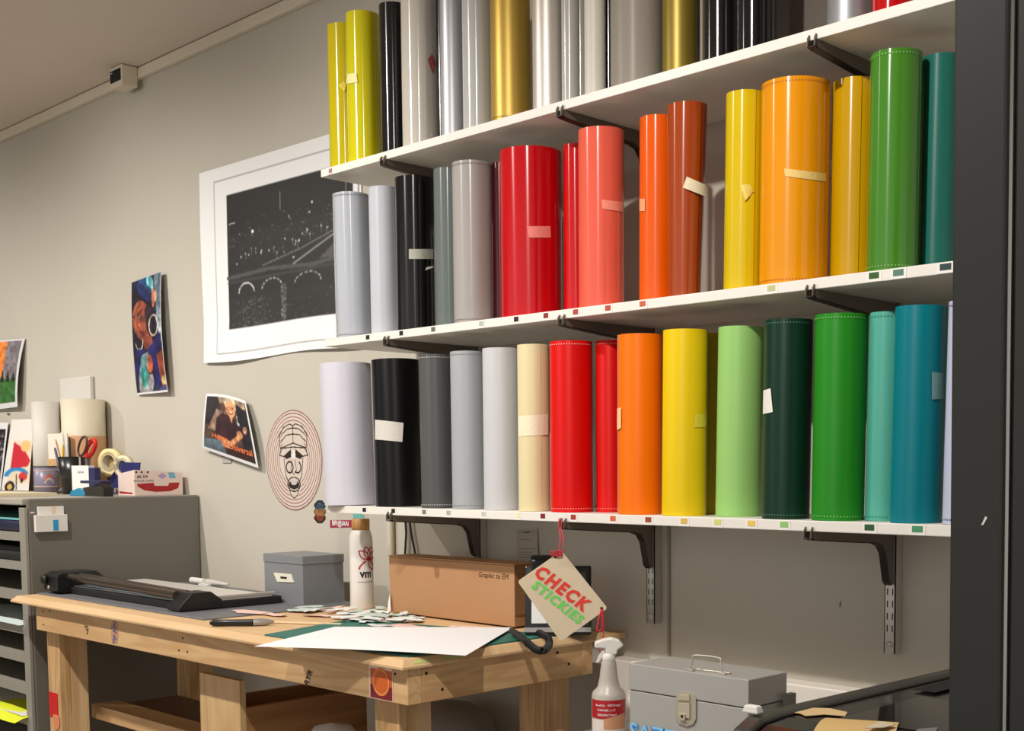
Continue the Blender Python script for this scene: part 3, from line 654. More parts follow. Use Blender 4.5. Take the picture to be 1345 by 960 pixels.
MB().add([aX(x, y, Xe + .0006) for x, y in ((207, 625), (213, 621), (219, 625), (213, 629))], [(0, 1, 2, 3)]).build('lilac_badge', mat('badge lilac', S(176, 156, 190), .5), eb, fixn=False)
MB().add([aY(x, y, ya - .0006) for x, y in ((157, 645), (174, 647), (174, 649), (157, 648))], [(0, 1, 2, 3)]).build('red_panel', mat('box red', S(168, 26, 30), .45), eb, fixn=False)
for x in (179, 186, 194): MB().lathe([(0, 0), (.004, 0), (.004, .0005), (0, .0005)], aX(x, 620, Xe + .0002), 12, axis=(1, 0, 0)).build('print_dot', tb_, eb)
# rolls / boxes at the back of the cabinet
def back_cyl(name, xl, xr_, yt, yb, D, col, label, cat, z0=CT, topc=None):
    a, b = aY(xl, 600, D), aY(xr_, 600, D); s_ = pxm(a); r = (xr_ - xl) / 2 * s_ * .98; cc = (a + b) / 2
    zt_ = aY((xl + xr_) / 2, yt, D).z
    t_ = thing(name, (cc.x, D, z0), label, cat)
    MB().lathe([(0, 0), (r, 0), (r, zt_ - z0), (r - .003, zt_ - z0), (r - .003, .004), (0, .004)], (cc.x, D, z0 + .0006), 36).build('roll_body', mat('bc%s' % (col,), S(*col), .55), t_)
    return t_, cc, r
back_cyl('paper_roll', 45, 80, 528, 612, 2.255, (206, 202, 192), 'plain white paper roll standing behind the mug', 'roll')
back_cyl('paper_roll', 85, 139, 525, 600, 2.235, (212, 202, 178), 'fat cream tube with a tan lower band behind the pen cup', 'roll')
t_, cc, r = back_cyl('paper_roll', 86, 123, 496, 525, 2.245, (204, 200, 190), 'tall white tube rising behind the cream one', 'roll') if False else (None, None, None)
o = bpy.data.objects['paper_roll.001']; cc = o.location; r_ = (139 - 85) / 2 * pxm(aY(85, 600, 2.235)) * .98
zt_ = aY(110, 573, 2.235).z
MB().lathe([(r_ + .0006, CT - CT + .002), (r_ + .0006, zt_ - CT)], (cc.x, cc.y, CT), 36).build('tan_band', mat('kraft', S(206, 160, 118), .6), o)
a = aY(82, 520, 2.31)
tag(MB().box((a.x, 2.3, CT + .0006), (aY(121, 500, 2.31).x, WY - .002, aY(100, 496, 2.31).z)).build('flat_box', mat('white card box', S(208, 204, 196), .5), bevel=.004), 'tall white carton against the wall behind the cream tube', 'box')
tag(MB().box((aY(64, 590, 2.14).x, 2.138, CT + .0006), (aY(89, 590, 2.14).x, 2.143, aY(75, 570, 2.17).z)).build('white_card', mat('white card', S(226, 218, 206), .5)), 'small white card standing behind the pens', 'card')
tag(MB().box((aY(62, 600, 2.12).x, 2.12, CT + .0006), (aY(74, 600, 2.12).x, 2.136, aY(70, 603, 2.15).z)).build('wood_block', M_pineY), 'small tan wooden block between mug and pen cup', 'block')
# board lying at far left over the top
a = aZ(26, 651, CT + .0005)
tag(MB().box((a.x - 1.2, CF - .05, CT + .0006), (CXR - .33, CF + .25, CT + .012)).build('cream_board', mat('cream board', S(222, 208, 176), .5)), 'cream board overhanging the front of the grey cabinet', 'board')

# ------------------------------------------------------------------ prints on the wall
def bil(q4, Yo=0.0):
    return lambda u, v: (Vector(q4[0]) * (1 - u) + Vector(q4[1]) * u) * (1 - v) + (Vector(q4[3]) * (1 - u) + Vector(q4[2]) * u) * v
# night cityscape
A = Art(300, 232, (240, 240, 238))
x0, x1, y0, y1 = .19, .955, .155, .838
def tr(x, y): return (x0 + (x1 - x0) * x, y0 + (y1 - y0) * y)
fx0, fx1, fy0, fy1 = .105, .985, .07, .955
for a_, b_ in (((fx0, fy0), (fx1, fy0)), ((fx0, fy0), (fx0, fy1)), ((fx0, fy1), (fx1, fy1)), ((fx1, fy0), (fx1, fy1))): A.line([a_, b_], .0045, (120, 120, 118), asp=1.3)
def rect(a_, b_, c, al=1): A.poly([tr(*a_), tr(b_[0], a_[1]), tr(*b_), tr(a_[0], b_[1])], c, al)
rect((0, 0), (1, 1), (44, 44, 44)); rect((0, 0), (1, .3), (38, 38, 38))
for i in range(170):
    x = random.random(); y = random.gauss(.36, .07) - .05 * x; g = random.choice((70, 90, 120, 160)); c = tr(min(x, .99), min(max(y, .05), .6)); A.ell(c[0], c[1], random.uniform(.0015, .0045), random.uniform(.0015, .004), (g, g, g))
for x, y, r in ((.22, .31, .014), (.70, .2, .010), (.52, .26, .006), (.68, .265, .006), (.55, .555, .009), (.36, .6, .009), (.9, .47, .005)):
    c = tr(x, y); A.ell(c[0], c[1], r * .55, r * .65, (245, 245, 245))
for x in (.45, .95): A.line([tr(x, .07), tr(x, .2)], .004, (170, 170, 170))
A.line([tr(.02, .22), tr(.07, .215)], .005, (220, 220, 220))
for i in range(26):
    x = random.random(); y = .5 - .12 * x + random.uniform(-.05, .05); c = tr(x * .98, y); A.ell(c[0], c[1], .0035, .006, (215, 215, 215)); A.line([c, (c[0], c[1] + .03)], .002, (120, 120, 120))
A.line([tr(.0, .62), tr(.35, .6), tr(.7, .63), tr(1, .6)], .02, (78, 78, 78)); A.line([tr(.3, .57), tr(.62, .5), tr(1, .38)], .006, (120, 120, 120)); A.line([tr(.55, .6), tr(.8, .48), tr(.96, .4)], .009, (140, 140, 140))
A.poly([tr(.75, .6), tr(.9, .48), tr(1, .46), tr(1, .6)], (84, 84, 84))
A.line([tr(.0, .655), tr(1, .655)], .01, (62, 62, 62))
for cx_, w_, bright in ((.155, .065, 215), (.37, .085, 200), (.66, .105, 190)):
    n = 24
    for i in range(n):
        an = math.pi * (i + .5) / n; c = tr(cx_ - w_ * math.cos(an), .745 - .07 * math.sin(an) + .0)
        if i % 3 or bright == 215: A.ell(c[0], c[1], .0035, .0045, (bright,) * 3)
rect((.44, .73), (.485, 1), (74, 74, 74)); rect((0, .78), (1, 1), (50, 50, 50), .6)
for i in range(200):
    x = random.gauss(.2, .08) if random.random() < .7 else random.random(); y = random.uniform(.8, .99)
    if 0 < x < 1: c = tr(x, y); g = random.choice((80, 100, 120)); A.ell(c[0], c[1], .004, .0025, (g, g, g))
for i in range(60): c = tr(random.uniform(.44, .485), random.uniform(.75, .98)); A.ell(c[0], c[1], .004, .003, (130, 130, 130))
A.blur(1)
q4 = [(-4.162, WY - .004, 2.343), (-3.20, WY - .004, 2.335), (-3.215, WY - .004, 1.676), (-4.151, WY - .004, 1.680)]
bq = bil(q4)
def Pp(u, v):
    p_ = bq(u, v); p_.y -= .006 * (v ** 3) * (1 + math.sin(u * 9)) + .004 * (1 - u) * abs(math.sin(v * 4)); p_.z -= .006 * math.sin(u * 7) * (v ** 4); return p_
tag(A.sheet('city_poster', Pp, solid=0), 'large black and white night city print with wide white border on the wall', 'poster')

# portrait print (woman with hoop earrings)
A = Art(90, 150, (34, 40, 62)); A.poly([(.75, 0), (1, 0), (1, .55), (.9, .5)], (96, 112, 122)); A.poly([(.8, .35), (1, .3), (1, .62)], (150, 160, 165))
A.poly([(0, .1), (.3, .06), (.6, .08), (.78, .25), (.85, .6), (.95, .75), (.8, .8), (.1, .8), (0, .6)], (26, 22, 38))
A.ell(.5, .07, .28, .07, (40, 70, 110), .2); A.ell(.62, .05, .13, .05, (110, 190, 200), .3); A.ell(.72, .13, .1, .03, (150, 215, 215), 1.2); A.ell(.4, .12, .3, .05, (30, 44, 92), .3)
A.ell(.33, .36, .30, .17, (150, 78, 56), .15); A.ell(.42, .47, .2, .09, (140, 70, 52), .4); A.poly([(.35, .5), (.6, .42), (.72, .62), (.5, .7), (.4, .62)], (128, 62, 48))
A.ell(.22, .35, .12, .1, (184, 96, 66), al=.6); A.line([(.2, .31), (.36, .27)], .014, (30, 18, 20), asp=.6); A.line([(.02, .3), (.1, .32)], .014, (30, 18, 20), asp=.6)
A.ell(.33, .325, .06, .016, (230, 220, 210)); A.ell(.34, .325, .028, .018, (30, 20, 20)); A.ell(.36, .34, .1, .03, (90, 44, 40), al=.5)
A.line([(.2, .33), (.19, .4), (.25, .42)], .01, (100, 46, 38), asp=.6); A.ell(.32, .465, .085, .016, (110, 34, 40), .2)
A.poly([(.45, .28), (.62, .2), (.7, .45), (.6, .52), (.5, .45)], (44, 26, 40)); A.ell(.74, .2, .05, .08, (196, 110, 80)); A.ell(.8, .19, .05, .05, (206, 150, 120))
A.ring(.73, .43, .14, .085, .09, (226, 210, 186)); A.ring(.23, .55, .12, .06, .1, (226, 210, 186), -.5, 3.2)
A.poly([(.1, .6), (.5, .62), (.95, .5), (1, .8), (.8, .95), (.0, .85)], (30, 30, 86)); A.poly([(.78, .68), (1, .64), (1, 1), (.85, .95)], (142, 66, 44))
A.poly([(.3, .66), (.5, .64), (.62, .9), (.5, 1), (.1, 1), (.12, .85)], (150, 150, 152)); A.ell(.3, .84, .12, .1, (60, 150, 140)); A.ell(.33, .72, .1, .06, (120, 180, 180)); A.ell(.55, .75, .08, .08, (176, 80, 50)); A.ring(.53, .76, .12, .07, .1, (40, 20, 20), 0, 3.1)
A.ell(.95, .9, .1, .04, (210, 180, 120)); A.poly([(.8, .95), (1, .93), (1, 1), (.7, 1)], (80, 70, 120)); A.mottle(.35, 9); A.mottle(.25, 4); A.blur(1); A.noise(.08)
A.a[-3:, :] = .86; A.a[:, -2:] = .8; A.a[:, :1] = .7; A.a[:1] = .75
q4 = [(-4.690, WY - .006, 2.018), (-4.425, WY - .004, 2.030), (-4.392, WY - .010, 1.588), (-4.665, WY - .010, 1.588)]; bq2 = bil(q4)
def Pw(u, v):
    p_ = bq2(u, v); k = 4 * v * (1 - v); p_.y -= .012 * u * k + .016 * u; p_.x += (-.015 * (1 - u)) * k; return p_
tag(A.sheet('portrait_print', Pw), 'narrow colour print of a woman with big hoop earrings, curling off the wall', 'poster')

# man print
A = Art(110, 96, (74, 56, 48)); A.poly([(0, 0), (.3, 0), (.35, .3), (.2, .5), (0, .55)], (38, 30, 36)); A.poly([(.3, 0), (.95, 0), (.95, .15), (.6, .25), (.4, .3)], (168, 144, 112)); A.poly([(.72, .1), (1, .2), (1, 1), (.8, .9)], (30, 26, 34))
A.ell(.42, .22, .07, .09, (90, 56, 46)); A.poly([(.1, .6), (.28, .25), (.5, .3), (.4, .65)], (150, 120, 102)); A.poly([(.0, .8), (.35, .75), (.5, 1), (0, 1)], (90, 108, 120))
A.poly([(.28, .4), (.42, .3), (.62, .34), (.8, .42), (.82, .62), (.6, .75), (.25, .68)], (52, 26, 34)); A.ell(.6, .13, .135, .13, (214, 196, 160)); A.ell(.6, .22, .10, .125, (198, 132, 90)); A.ell(.6, .15, .1, .05, (212, 150, 104))
A.line([(.55, .19), (.58, .185)], .014, (70, 40, 30)); A.line([(.63, .19), (.66, .195)], .014, (70, 40, 30)); A.ell(.6, .275, .055, .022, (90, 44, 34)); A.ell(.6, .27, .035, .01, (236, 224, 206)); A.line([(.595, .2), (.59, .235)], .01, (150, 90, 60))
A.poly([(.56, .33), (.64, .33), (.6, .44)], (190, 130, 92))
A.line([(.32, .72), (.55, .77), (.75, .6)], .075, (202, 138, 94), asp=1.15); A.ell(.74, .58, .06, .06, (206, 146, 100)); A.line([(.4, .8), (.55, .86)], .06, (190, 120, 80), asp=1.15)
A.line([(.72, .4), (.73, .3)], .012, (240, 240, 240)); A.ell(.74, .42, .025, .025, (240, 240, 245)); A.ell(.86, .48, .04, .06, (190, 140, 110), .4)
A.poly([(.45, .85), (1, .8), (1, 1), (.45, 1)], (48, 24, 22)); A.mottle(.3, 8); A.mottle(.2, 4); A.blur(1); A.noise(.1)
for sl in (np.s_[:5, :], np.s_[-5:, :], np.s_[:, :4], np.s_[:, -4:]): A.a[sl] = .88
q4 = [(-4.152, WY - .006, 1.572), (-3.868, WY - .020, 1.535), (-3.792, WY - .012, 1.306), (-4.163, WY - .012, 1.378)]; bq3 = bil(q4)
def Pm(u, v):
    p_ = bq3(u, v); k = 4 * v * (1 - v); p_.x += .030 * k * (1 - .4 * u) ; p_.y -= .02 * k * (1 - .5 * u) + .01 * v; p_.z += .008 * math.sin(u * 3.1) * (1 - v); return p_
mp_ = tag(A.sheet('man_print', Pm), 'curled colour print of a white haired man in a dark shirt with orange lettering', 'poster')
def onsheet(P0, u0, v0, wu, hv, off=.0012, rot=0):
    return lambda x, y: P0(u0 + (x * math.cos(rot) - y * math.sin(rot)) * wu, v0 - (x * math.sin(rot) + y * math.cos(rot)) * hv) + Vector((0, -off, 0))
mo = mat('orange ink', S(226, 116, 66), .5)
text('lettering', 'Happy', onsheet(Pm, .35, .72, 1, 1), width=.3, height=.1, m=mo, parent=mp_, bold=.02)
text('lettering', 'Universal', onsheet(Pm, .73, .80, 1, 1), width=.42, height=.1, m=mo, parent=mp_, bold=.02)
tag(MB().box((-4.06, WY - .004, 1.325), (-4.0, WY - .001, 1.36)).build('tape_piece', mat('grey tape', S(176, 170, 164), .5)), 'scrap of grey tape under the curled man print', 'tape')

# round face drawing sticker
A = Art(200, 200, (212, 196, 184)); rc = (120, 66, 58)
for rr in (.985, .93, .86, .79, .72, .65, .58, .51): A.ring(.5, .5, rr / 2, rr / 2, .010 / rr, rc if rr > .9 else (136, 92, 84))
A.poly([(.33, .45), (.30, .25), (.38, .14), (.5, .11), (.62, .14), (.70, .25), (.67, .45), (.64, .7), (.58, .86), (.5, .90), (.42, .86), (.36, .7)], (208, 194, 180))
K = (36, 28, 26)
def L_(pts, w_=.012): A.line(pts, w_, K)
L_([(.27, .40), (.25, .26), (.33, .17), (.45, .14), (.5, .16), (.55, .14), (.67, .17), (.75, .26), (.73, .40)])
L_([(.27, .38), (.5, .33), (.73, .38)]); L_([(.29, .31), (.38, .25), (.5, .24), (.62, .25), (.71, .31)]); L_([(.3, .24), (.4, .19), (.5, .18), (.6, .19), (.7, .24)]); L_([(.5, .16), (.5, .33)], .008)
L_([(.25, .45), (.3, .38), (.5, .37), (.7, .38), (.76, .45), (.62, .47), (.5, .40), (.38, .47), (.25, .45)]); A.poly([(.32, .46), (.46, .39), (.46, .47), (.38, .49)], K); A.poly([(.54, .39), (.68, .46), (.62, .49), (.54, .47)], K)
A.poly([(.47, .4), (.53, .4), (.53, .48), (.47, .48)], (226, 220, 212)); L_([(.33, .48), (.36, .66), (.42, .74), (.43, .84), (.5, .88), (.57, .84), (.58, .74), (.64, .66), (.67, .48)])
A.ring(.43, .57, .06, .055, .16, K); A.ring(.57, .57, .06, .055, .16, K, -1.2, 2.4); L_([(.47, .5), (.45, .6), (.5, .64), (.55, .6), (.53, .5)], .009)
A.ell(.5, .745, .095, .045, K); A.ell(.5, .72, .055, .028, (196, 186, 176)); A.ring(.5, .74, .11, .07, .09, K)
for i in range(14): x = .36 + .02 * i; L_([(x, .655 + .02 * abs(i - 7) / 7), (x, .675 + .02 * abs(i - 7) / 7)], .004)
cc = Vector((-3.611, WY - .0015, 1.332)); RR = .165
tag(A.sheet('face_sticker', lambda u, v: cc + Vector(((u - .5) * 2 * RR, 0, (.5 - v) * 2 * RR)), mask=lambda u, v: (u - .5) ** 2 + (v - .5) ** 2 < .25), 'round pinkish decal with a line drawn capped face inside rings', 'sticker')
# little creature sticker, red label, leaf sticker, receipt
A = Art(34, 50, (60, 50, 46)); A.a[:20] = np.array((50, 72, 84)) / 255; A.a[20:34] = np.array((140, 96, 52)) / 255; A.a[34:] = np.array((120, 46, 34)) / 255; A.noise(.5, 3)
A.ring(.5, .5, .48, .5, .12, (28, 26, 26))
tag(A.sheet('creature_sticker', lambda u, v: aY(412.5 + 15 * u, 657 + 30 * v, WY - .0012), mask=lambda u, v: (abs(u - .5) / (.5 - .09 * math.sin(v * 22))) ** 2.5 + (abs(v - .5) / .5) ** 5 < 1), 'small dark teal and rust blob shaped sticker under the face decal', 'sticker')
rs = tag(MB().add([aY(x, y, WY - .0012) for x, y in ((433.5, 683), (463.5, 683), (464, 692.5), (433.5, 693))], [(0, 1, 2, 3)]).build('red_label', mat('label crimson', S(158, 34, 62), .45), fixn=False), 'small crimson label with white lettering on the wall', 'sticker')
text('lettering', 'BFI@IAN', plane(aY(447, 688, WY - .002), (1, 0, 0), (0, 0, 1)), width=.088, height=.022, m=white_paper, parent=rs, bold=.02)
A = Art(50, 60, (96, 176, 166)); 
for i in range(16): A.line([(.1 + .05 * i, 0), (.3 + .05 * i, 1)], .02, (70, 140, 132) if i % 2 else (150, 206, 196))
A.noise(.25)
tag(A.sheet('leaf_sticker', lambda u, v: aY(464 + 20 * u, 674.5 + 26 * v, WY - .0014), mask=lambda u, v: (u + .15 - v * .55) > 0 and (u - .62 - v * .5) < 0 and (u - .4) ** 2 * 1.2 + (v - .2) ** 2 < .75), 'pale teal leaf shaped sticker above the bottle cap', 'sticker')
A = Art(50, 66, (176, 166, 150)); 
for i in range(11):
    y = .08 + .08 * i
    if i not in (4, 5): A.line([(.12, y), (.12 + random.uniform(.4, .75), y)], .012, (120, 110, 100))
A.line([(.35, .1), (.6, .1)], .04, (60, 52, 46)); A.line([(.1, .62), (.95, .62)], .012, (90, 80, 70))
tag(A.sheet('receipt', lambda u, v: aY(678.5 + 28 * u, 695 + 42 * v, WY - .003 - .004 * v * v)), 'pinned pale paper slip with small print behind the sign', 'paper')
# prints at far left
A = Art(70, 60, (234, 130, 58)); A.poly([(.66, 0), (1, 0), (1, 1), (.6, 1)], (128, 120, 124)); A.poly([(0, .62), (.3, .5), (.6, .55), (1, .6), (1, 1), (0, 1)], (58, 110, 52)); A.poly([(0, .66), (.3, .62), (.2, 1), (0, 1)], (150, 176, 214))
for x in (.2, .28, .36, .5, .62, .75, .88): A.poly([(x, .35 + .2 * abs(x - .3)), (x + .05, .62), (x - .05, .62)], (34, 42, 30))
A.noise(.35, 3); A.poly([(0, .95), (1, .95), (1, 1), (0, 1)], (230, 226, 214))
A.a[:2] = .86; A.a[:, -4:] = .86; A.a[-5:] = .86
q4 = [(-6.25, WY - .004, 1.90), (-5.694, WY - .006, 1.877), (-5.745, WY - .03, 1.580), (-6.25, WY - .01, 1.575)]; bq5 = bil(q4)
tag(A.sheet('landscape_print', lambda u, v: bq5(u, v) + Vector((0, -.012 * u * 4 * v * (1 - v), 0))), 'orange sky landscape print with green bushes at the far left of the wall', 'poster')
A = Art(60, 80, (96, 92, 98)); A.noise(1.6, 3); A.noise(.7, 1); A.a[:8] = .9; A.a[:, -3:] = .9; A.a = np.clip(A.a, 0, .95)
A.a[8:, :-3] = A.a[8:, :-3] ** 1.6
q4 = [(-6.30, WY - .010, 1.530), (-5.905, WY - .010, 1.515), (-5.895, WY - .06, 1.2115), (-6.30, WY - .06, 1.2115)]
tag(A.sheet('grey_print', bil(q4)), 'mottled black and white print propped on the grey cabinet', 'poster')
A = Art(60, 90, (236, 230, 222)); A.poly([(.25, .3), (1, .3), (1, .9), (.2, .9)], (232, 216, 190)); A.poly([(.25, .32), (.7, .42), (.98, .58), (.9, .66), (.25, .7)], (204, 40, 56)); A.ell(.75, .38, .2, .08, (232, 196, 130)); A.ring(.5, .8, .38, .1, .25, (40, 140, 200), -3.2, -.3)
A.ell(.75, .8, .16, .06, (206, 60, 60)); A.ell(.3, .93, .14, .06, (222, 180, 90)); A.ell(.72, .86, .05, .03, (24, 20, 26)); A.ring(.3, .95, .14, .06, .3, (24, 20, 26)); A.line([(.5, .78), (.55, .98)], .02, (30, 24, 30), asp=.6); A.blur(1); A.a = np.clip(A.a, 0, .93)
q4 = [(-5.86, WY - .012, 1.528), (-5.62, WY - .012, 1.524), (-5.60, WY - .055, 1.2115), (-5.90, WY - .055, 1.2115)]
tag(A.sheet('colour_print', bil(q4)), 'white print with red, blue and yellow figures propped behind the mug', 'poster')
tag(MB().box((-5.93, WY - .006, 1.552), (-5.905, WY - .001, 1.558)).build('wall_clip', M_arm), 'tiny dark clip on the wall above the colour print', 'clip')

# ------------------------------------------------------------------ workbench
DX0, DX1, DY0, DY1, DZ = -4.186, -2.130, 1.622, 2.232, .900
dk = thing('workbench', (-3.16, 1.93, 0), 'pine workbench with a plywood top, box apron and 2x4 legs', 'workbench')
bi = .016
MB().hexa([(DX0, DY0, .880), (DX1, DY0, .880), (DX1, DY1, .880), (DX0, DY1, .880)], [(DX0, DY0, .885), (DX1, DY0, .885), (DX1, DY1, .885), (DX0, DY1, .885)], 0).hexa(
    [(DX0, DY0, .885), (DX1, DY0, .885), (DX1, DY1, .885), (DX0, DY1, .885)], [(DX0 + bi, DY0 + bi, DZ), (DX1 - bi, DY0 + bi, DZ), (DX1 - bi, DY1, DZ), (DX0 + bi, DY1, DZ)], 0).build('tabletop', M_top, dk)
AZ0, AZ1 = .800, .8795
MB().box((-4.04, 1.642, AZ0), (-2.140, 1.680, AZ1)).build('apron_board', M_pine, dk, bevel=.002)
MB().box((-4.04, 2.172, AZ0), (-2.140, 2.210, AZ1)).build('apron_board', M_pine, dk, bevel=.002)
MB().box((-2.178, 1.6805, AZ0), (-2.140, 2.1715, AZ1)).build('apron_board', M_pineY, dk, bevel=.002)
MB().box((-4.04, 1.6805, AZ0), (-4.002, 2.1715, AZ1)).build('apron_board', M_pineY, dk, bevel=.002)
for lx0, lx1 in ((-2.30, -2.212), (-4.038, -3.950)):
    for ly, sgn in ((1.672, 1), (2.11, 1)):
        lg = MB().box((lx0, ly, .001), (lx1, ly + .034, .7995)).build('leg', M_pineZ, dk, bevel=.002)
        MB().box((lx0, ly + .0343, .001), (lx1, ly + .090, .7995)).build('leg_board', wood('pine upright pale', S(226, 196, 150), S(188, 146, 98), 'Z', 1.0), lg, bevel=.002)
MB().box((-2.20, 2.236, .882), (-2.112, 2.30, .897)).build('rear_batten', M_pineY, dk, bevel=.003)
for ya_, yb_ in ((1.655, 1.70), (1.735, 1.79)):
    MB().add([(DX1 - .004, ya_, .8895), (DX1 - .004, yb_, .8895), (DX1 - .0125, yb_ + .004, .8975), (DX1 - .0125, ya_ + .006, .8975)], [(0, 1, 2, 3)]).build('chalk_mark', mat('green chalk', S(186, 188, 120), .6), dk, fixn=False)
# bolts / screws visible on side apron and front
for (x, y) in ((560, 884), (581, 905), (732, 857), (747, 872)):
    p_ = aX(x, y, -2.1395); MB().lathe([(0, 0), (.0035, 0), (.0035, .0006), (0, .0006)], p_, 12, axis=(1, 0, 0)).build('screw', M_dark, dk)
for (x, y) in ((57, 803), (65, 803), (57, 820), (235, 854), (246, 856), (240, 838), (519, 885)):
    p_ = aY(x, y, 1.6415); MB().lathe([(0, 0), (.003, 0), (.003, .0006), (0, .0006)], p_, 10, axis=(0, -1, 0)).build('screw', M_dark, dk)
# lower shelf and stretcher at left
zs = aY(97, 918, 1.80).z
MB().box((-4.02, 1.80, zs - .045), (-3.235, 1.89, zs)).build('stretcher', M_pine, dk, bevel=.002)
MB().box((-4.02, 1.8905, zs - .03), (-3.235, 2.0995, zs - .012)).build('lower_shelf', mat('brown hardboard', S(112, 80, 56), .7, var=.08, scale=10), dk)
MB().box((-3.30, 1.86, .001), (-3.26, 1.89, zs - .0455)).build('shelf_post', M_pineZ, dk)
# writing on the apron
ink = mat('black ink', S(30, 26, 24), .6)
text('pencil_mark', "'9", plane(aY(113.5, 827, 1.6413), (1, 0, 0), (0, 0, 1)), height=.030, m=ink, parent=dk)
text('marker_mark', 'RYR', lambda x, y: aY(405, 889, 1.6413) + Vector((x * .5 - y * .9, 0, x * .85 + y * .4)), width=.044, height=.018, m=ink, parent=dk, bold=.03)
A = Art(16, 34, (196, 150, 104)); 
for i in range(30): A.ell(random.gauss(.5, .16), random.random(), .12, .05, random.choice(((96, 84, 140), (120, 108, 160), (150, 120, 120))))
tag(A.sheet('ink_stain', lambda u, v: aY(145.5 + 9.5 * u, 814 + 31 * v, 1.6412), dk, mask=lambda u, v: ((u - .5) / .5) ** 2 + ((v - .5) / .5) ** 4 < 1 - .3 * math.sin(v * 17)))
gm = mat('green chalk', S(178, 186, 110), .6)
# stickers
os_ = tag(MB().box((aY(485, 900, 1.641).x, 1.6405, aY(500, 919, 1.641).z), (aY(516, 900, 1.641).x, 1.6413, .8785)).build('square_sticker', mat('sticker cream', S(232, 206, 180), .45)), 'orange and maroon square sticker at the front corner of the bench apron', 'sticker')
a, b = aY(487, 915, 1.64), aY(514.5, 882, 1.64)
MB().box((a.x, 1.6399, a.z), (b.x, 1.6404, b.z)).build('orange_field', mat('sticker orange', S(200, 92, 40), .45), os_)
MB().box((a.x, 1.6394, a.z), (b.x, 1.6398, a.z + (b.z - a.z) * .45)).build('maroon_field', mat('sticker maroon', S(120, 24, 34), .45), os_)
c_ = Vector(((a.x + b.x) / 2, 1.6393, a.z + (b.z - a.z) * .58)); rr_ = (b.x - a.x) * .4
MB().lathe([(0, 0), (rr_, 0), (rr_, .0004), (0, .0004)], c_, 28, axis=(0, -1, 0), flats=True).build('fruit_disc', mat('sticker pale orange', S(222, 132, 66), .45), os_)
MB().lathe([(0, .0005), (rr_ * .78, .0005), (rr_ * .78, .0009), (0, .0009)], c_, 28, axis=(0, -1, 0), flats=True).build('fruit_disc', mat('sticker deep orange', S(204, 96, 36), .45), os_)
rs = tag(MB().box((-4.034, 1.6702, .52), (-3.972, 1.6714, aY(70, 908, 1.68).z)).build('leg_sticker', mat('sticker red', S(206, 22, 20), .45)), 'tall red sticker on the left front leg of the bench', 'sticker')
c_ = aY(74, 948, 1.6696); MB().lathe([(0, 0), (.024, 0), (.024, .0003), (0, .0003)], c_, 24, axis=(0, -1, 0), flats=True).build('peach_shape', mat('peach', S(226, 140, 96), .5), rs)
MB().box((c_.x - .022, 1.6690, .53), (c_.x + .022, 1.6695, c_.z)).build('peach_shape', mat('peach', S(226, 140, 96), .5), rs)

# plywood crate under the bench
cr = thing('plywood_crate', (-3.1, 1.95, 0), 'open plywood crate standing under the bench', 'crate')
z1 = aY(290, 889, 1.70).z; xa, xb = aY(263, 920, 1.70).x, aY(315, 920, 1.70).x
MB().box((xa, 1.70, .001), (xb, 1.718, z1)).build('front_panel', M_ply, cr, bevel=.001)
z2 = aX(316, 931, xb).z
MB().box((xb - .018, 1.7185, .001), (xb, 2.09, z2)).build('side_panel', M_plyY, cr, bevel=.001)
MB().box((xa, 1.7185, .001), (xa + .018, 2.09, z2)).build('side_panel', M_plyY, cr, bevel=.001)
MB().box((xa, 2.0905, .001), (xb, 2.098, z1)).build('back_panel', M_plyY, cr)
MB().box((xa - .012, 1.706, .001), (xa - .0005, 1.73, z1 - .06)).build('edge_batten', M_pineZ, cr)
# things on the floor behind the bench
a = aY(437, 949, 1.80)
wb = thing('white_bin', (a.x, 1.80, 0), 'white round topped pedal bin under the bench, behind the crate', 'bin')
R_ = .062; hT = a.z
MB().lathe([(0, 0), (R_ * .85, 0), (R_, hT - .06), (R_, hT - .05)], (a.x, 1.80, 0), 32).build('bin_body', mat('bin white', S(222, 216, 212), .4), wb)
MB().lathe([(R_ + .003, hT - .05), (R_ + .003, hT - .035), (R_ * .75, hT - .01), (0, hT)], (a.x, 1.80, 0), 32).build('bin_lid', mat('bin white', S(222, 216, 212), .4), wb)
a = aX(600, 925, -2.62); a = aY(600, 926, 2.12)
gb = thing('grey_bin', (a.x - .08, 2.15, 0), 'grey rounded plastic tub in the shade under the right end of the bench', 'tub')
MB().lathe([(0, 0), (.12, 0), (.15, a.z - .10), (.14, a.z - .05), (.09, a.z - .01), (0, a.z)], (a.x - .07, 2.12, 0), 36).build('tub_body', mat('tub grey', S(150, 142, 136), .5), gb)

# ------------------------------------------------------------------ things on the bench
Z = DZ
# grey self healing mat
tag(MB().box((-4.175, 1.70, Z + .0003), (-3.10, 2.225, Z + .0030)).build('cutting_mat', mat('grey mat', S(104, 104, 106), .55, var=.05, scale=30)), 'grey cutting mat under the paper trimmer', 'mat')
ORGm = bpy.data.objects['cutting_mat']
g = MB()
for i in range(1, 43): g.box((-4.175 + .025 * i, 1.705, Z + .0031), (-4.1742 + .025 * i, 1.716 if i % 4 else 1.722, Z + .0033))
g.box((-4.17, 1.7045, Z + .0031), (-3.105, 1.7055, Z + .0033)); g.build('ruler_ticks', mat('tick white', S(170, 172, 176), .5), ORGm)
tag(bpy.data.objects['ruler_ticks'], kind='stuff')
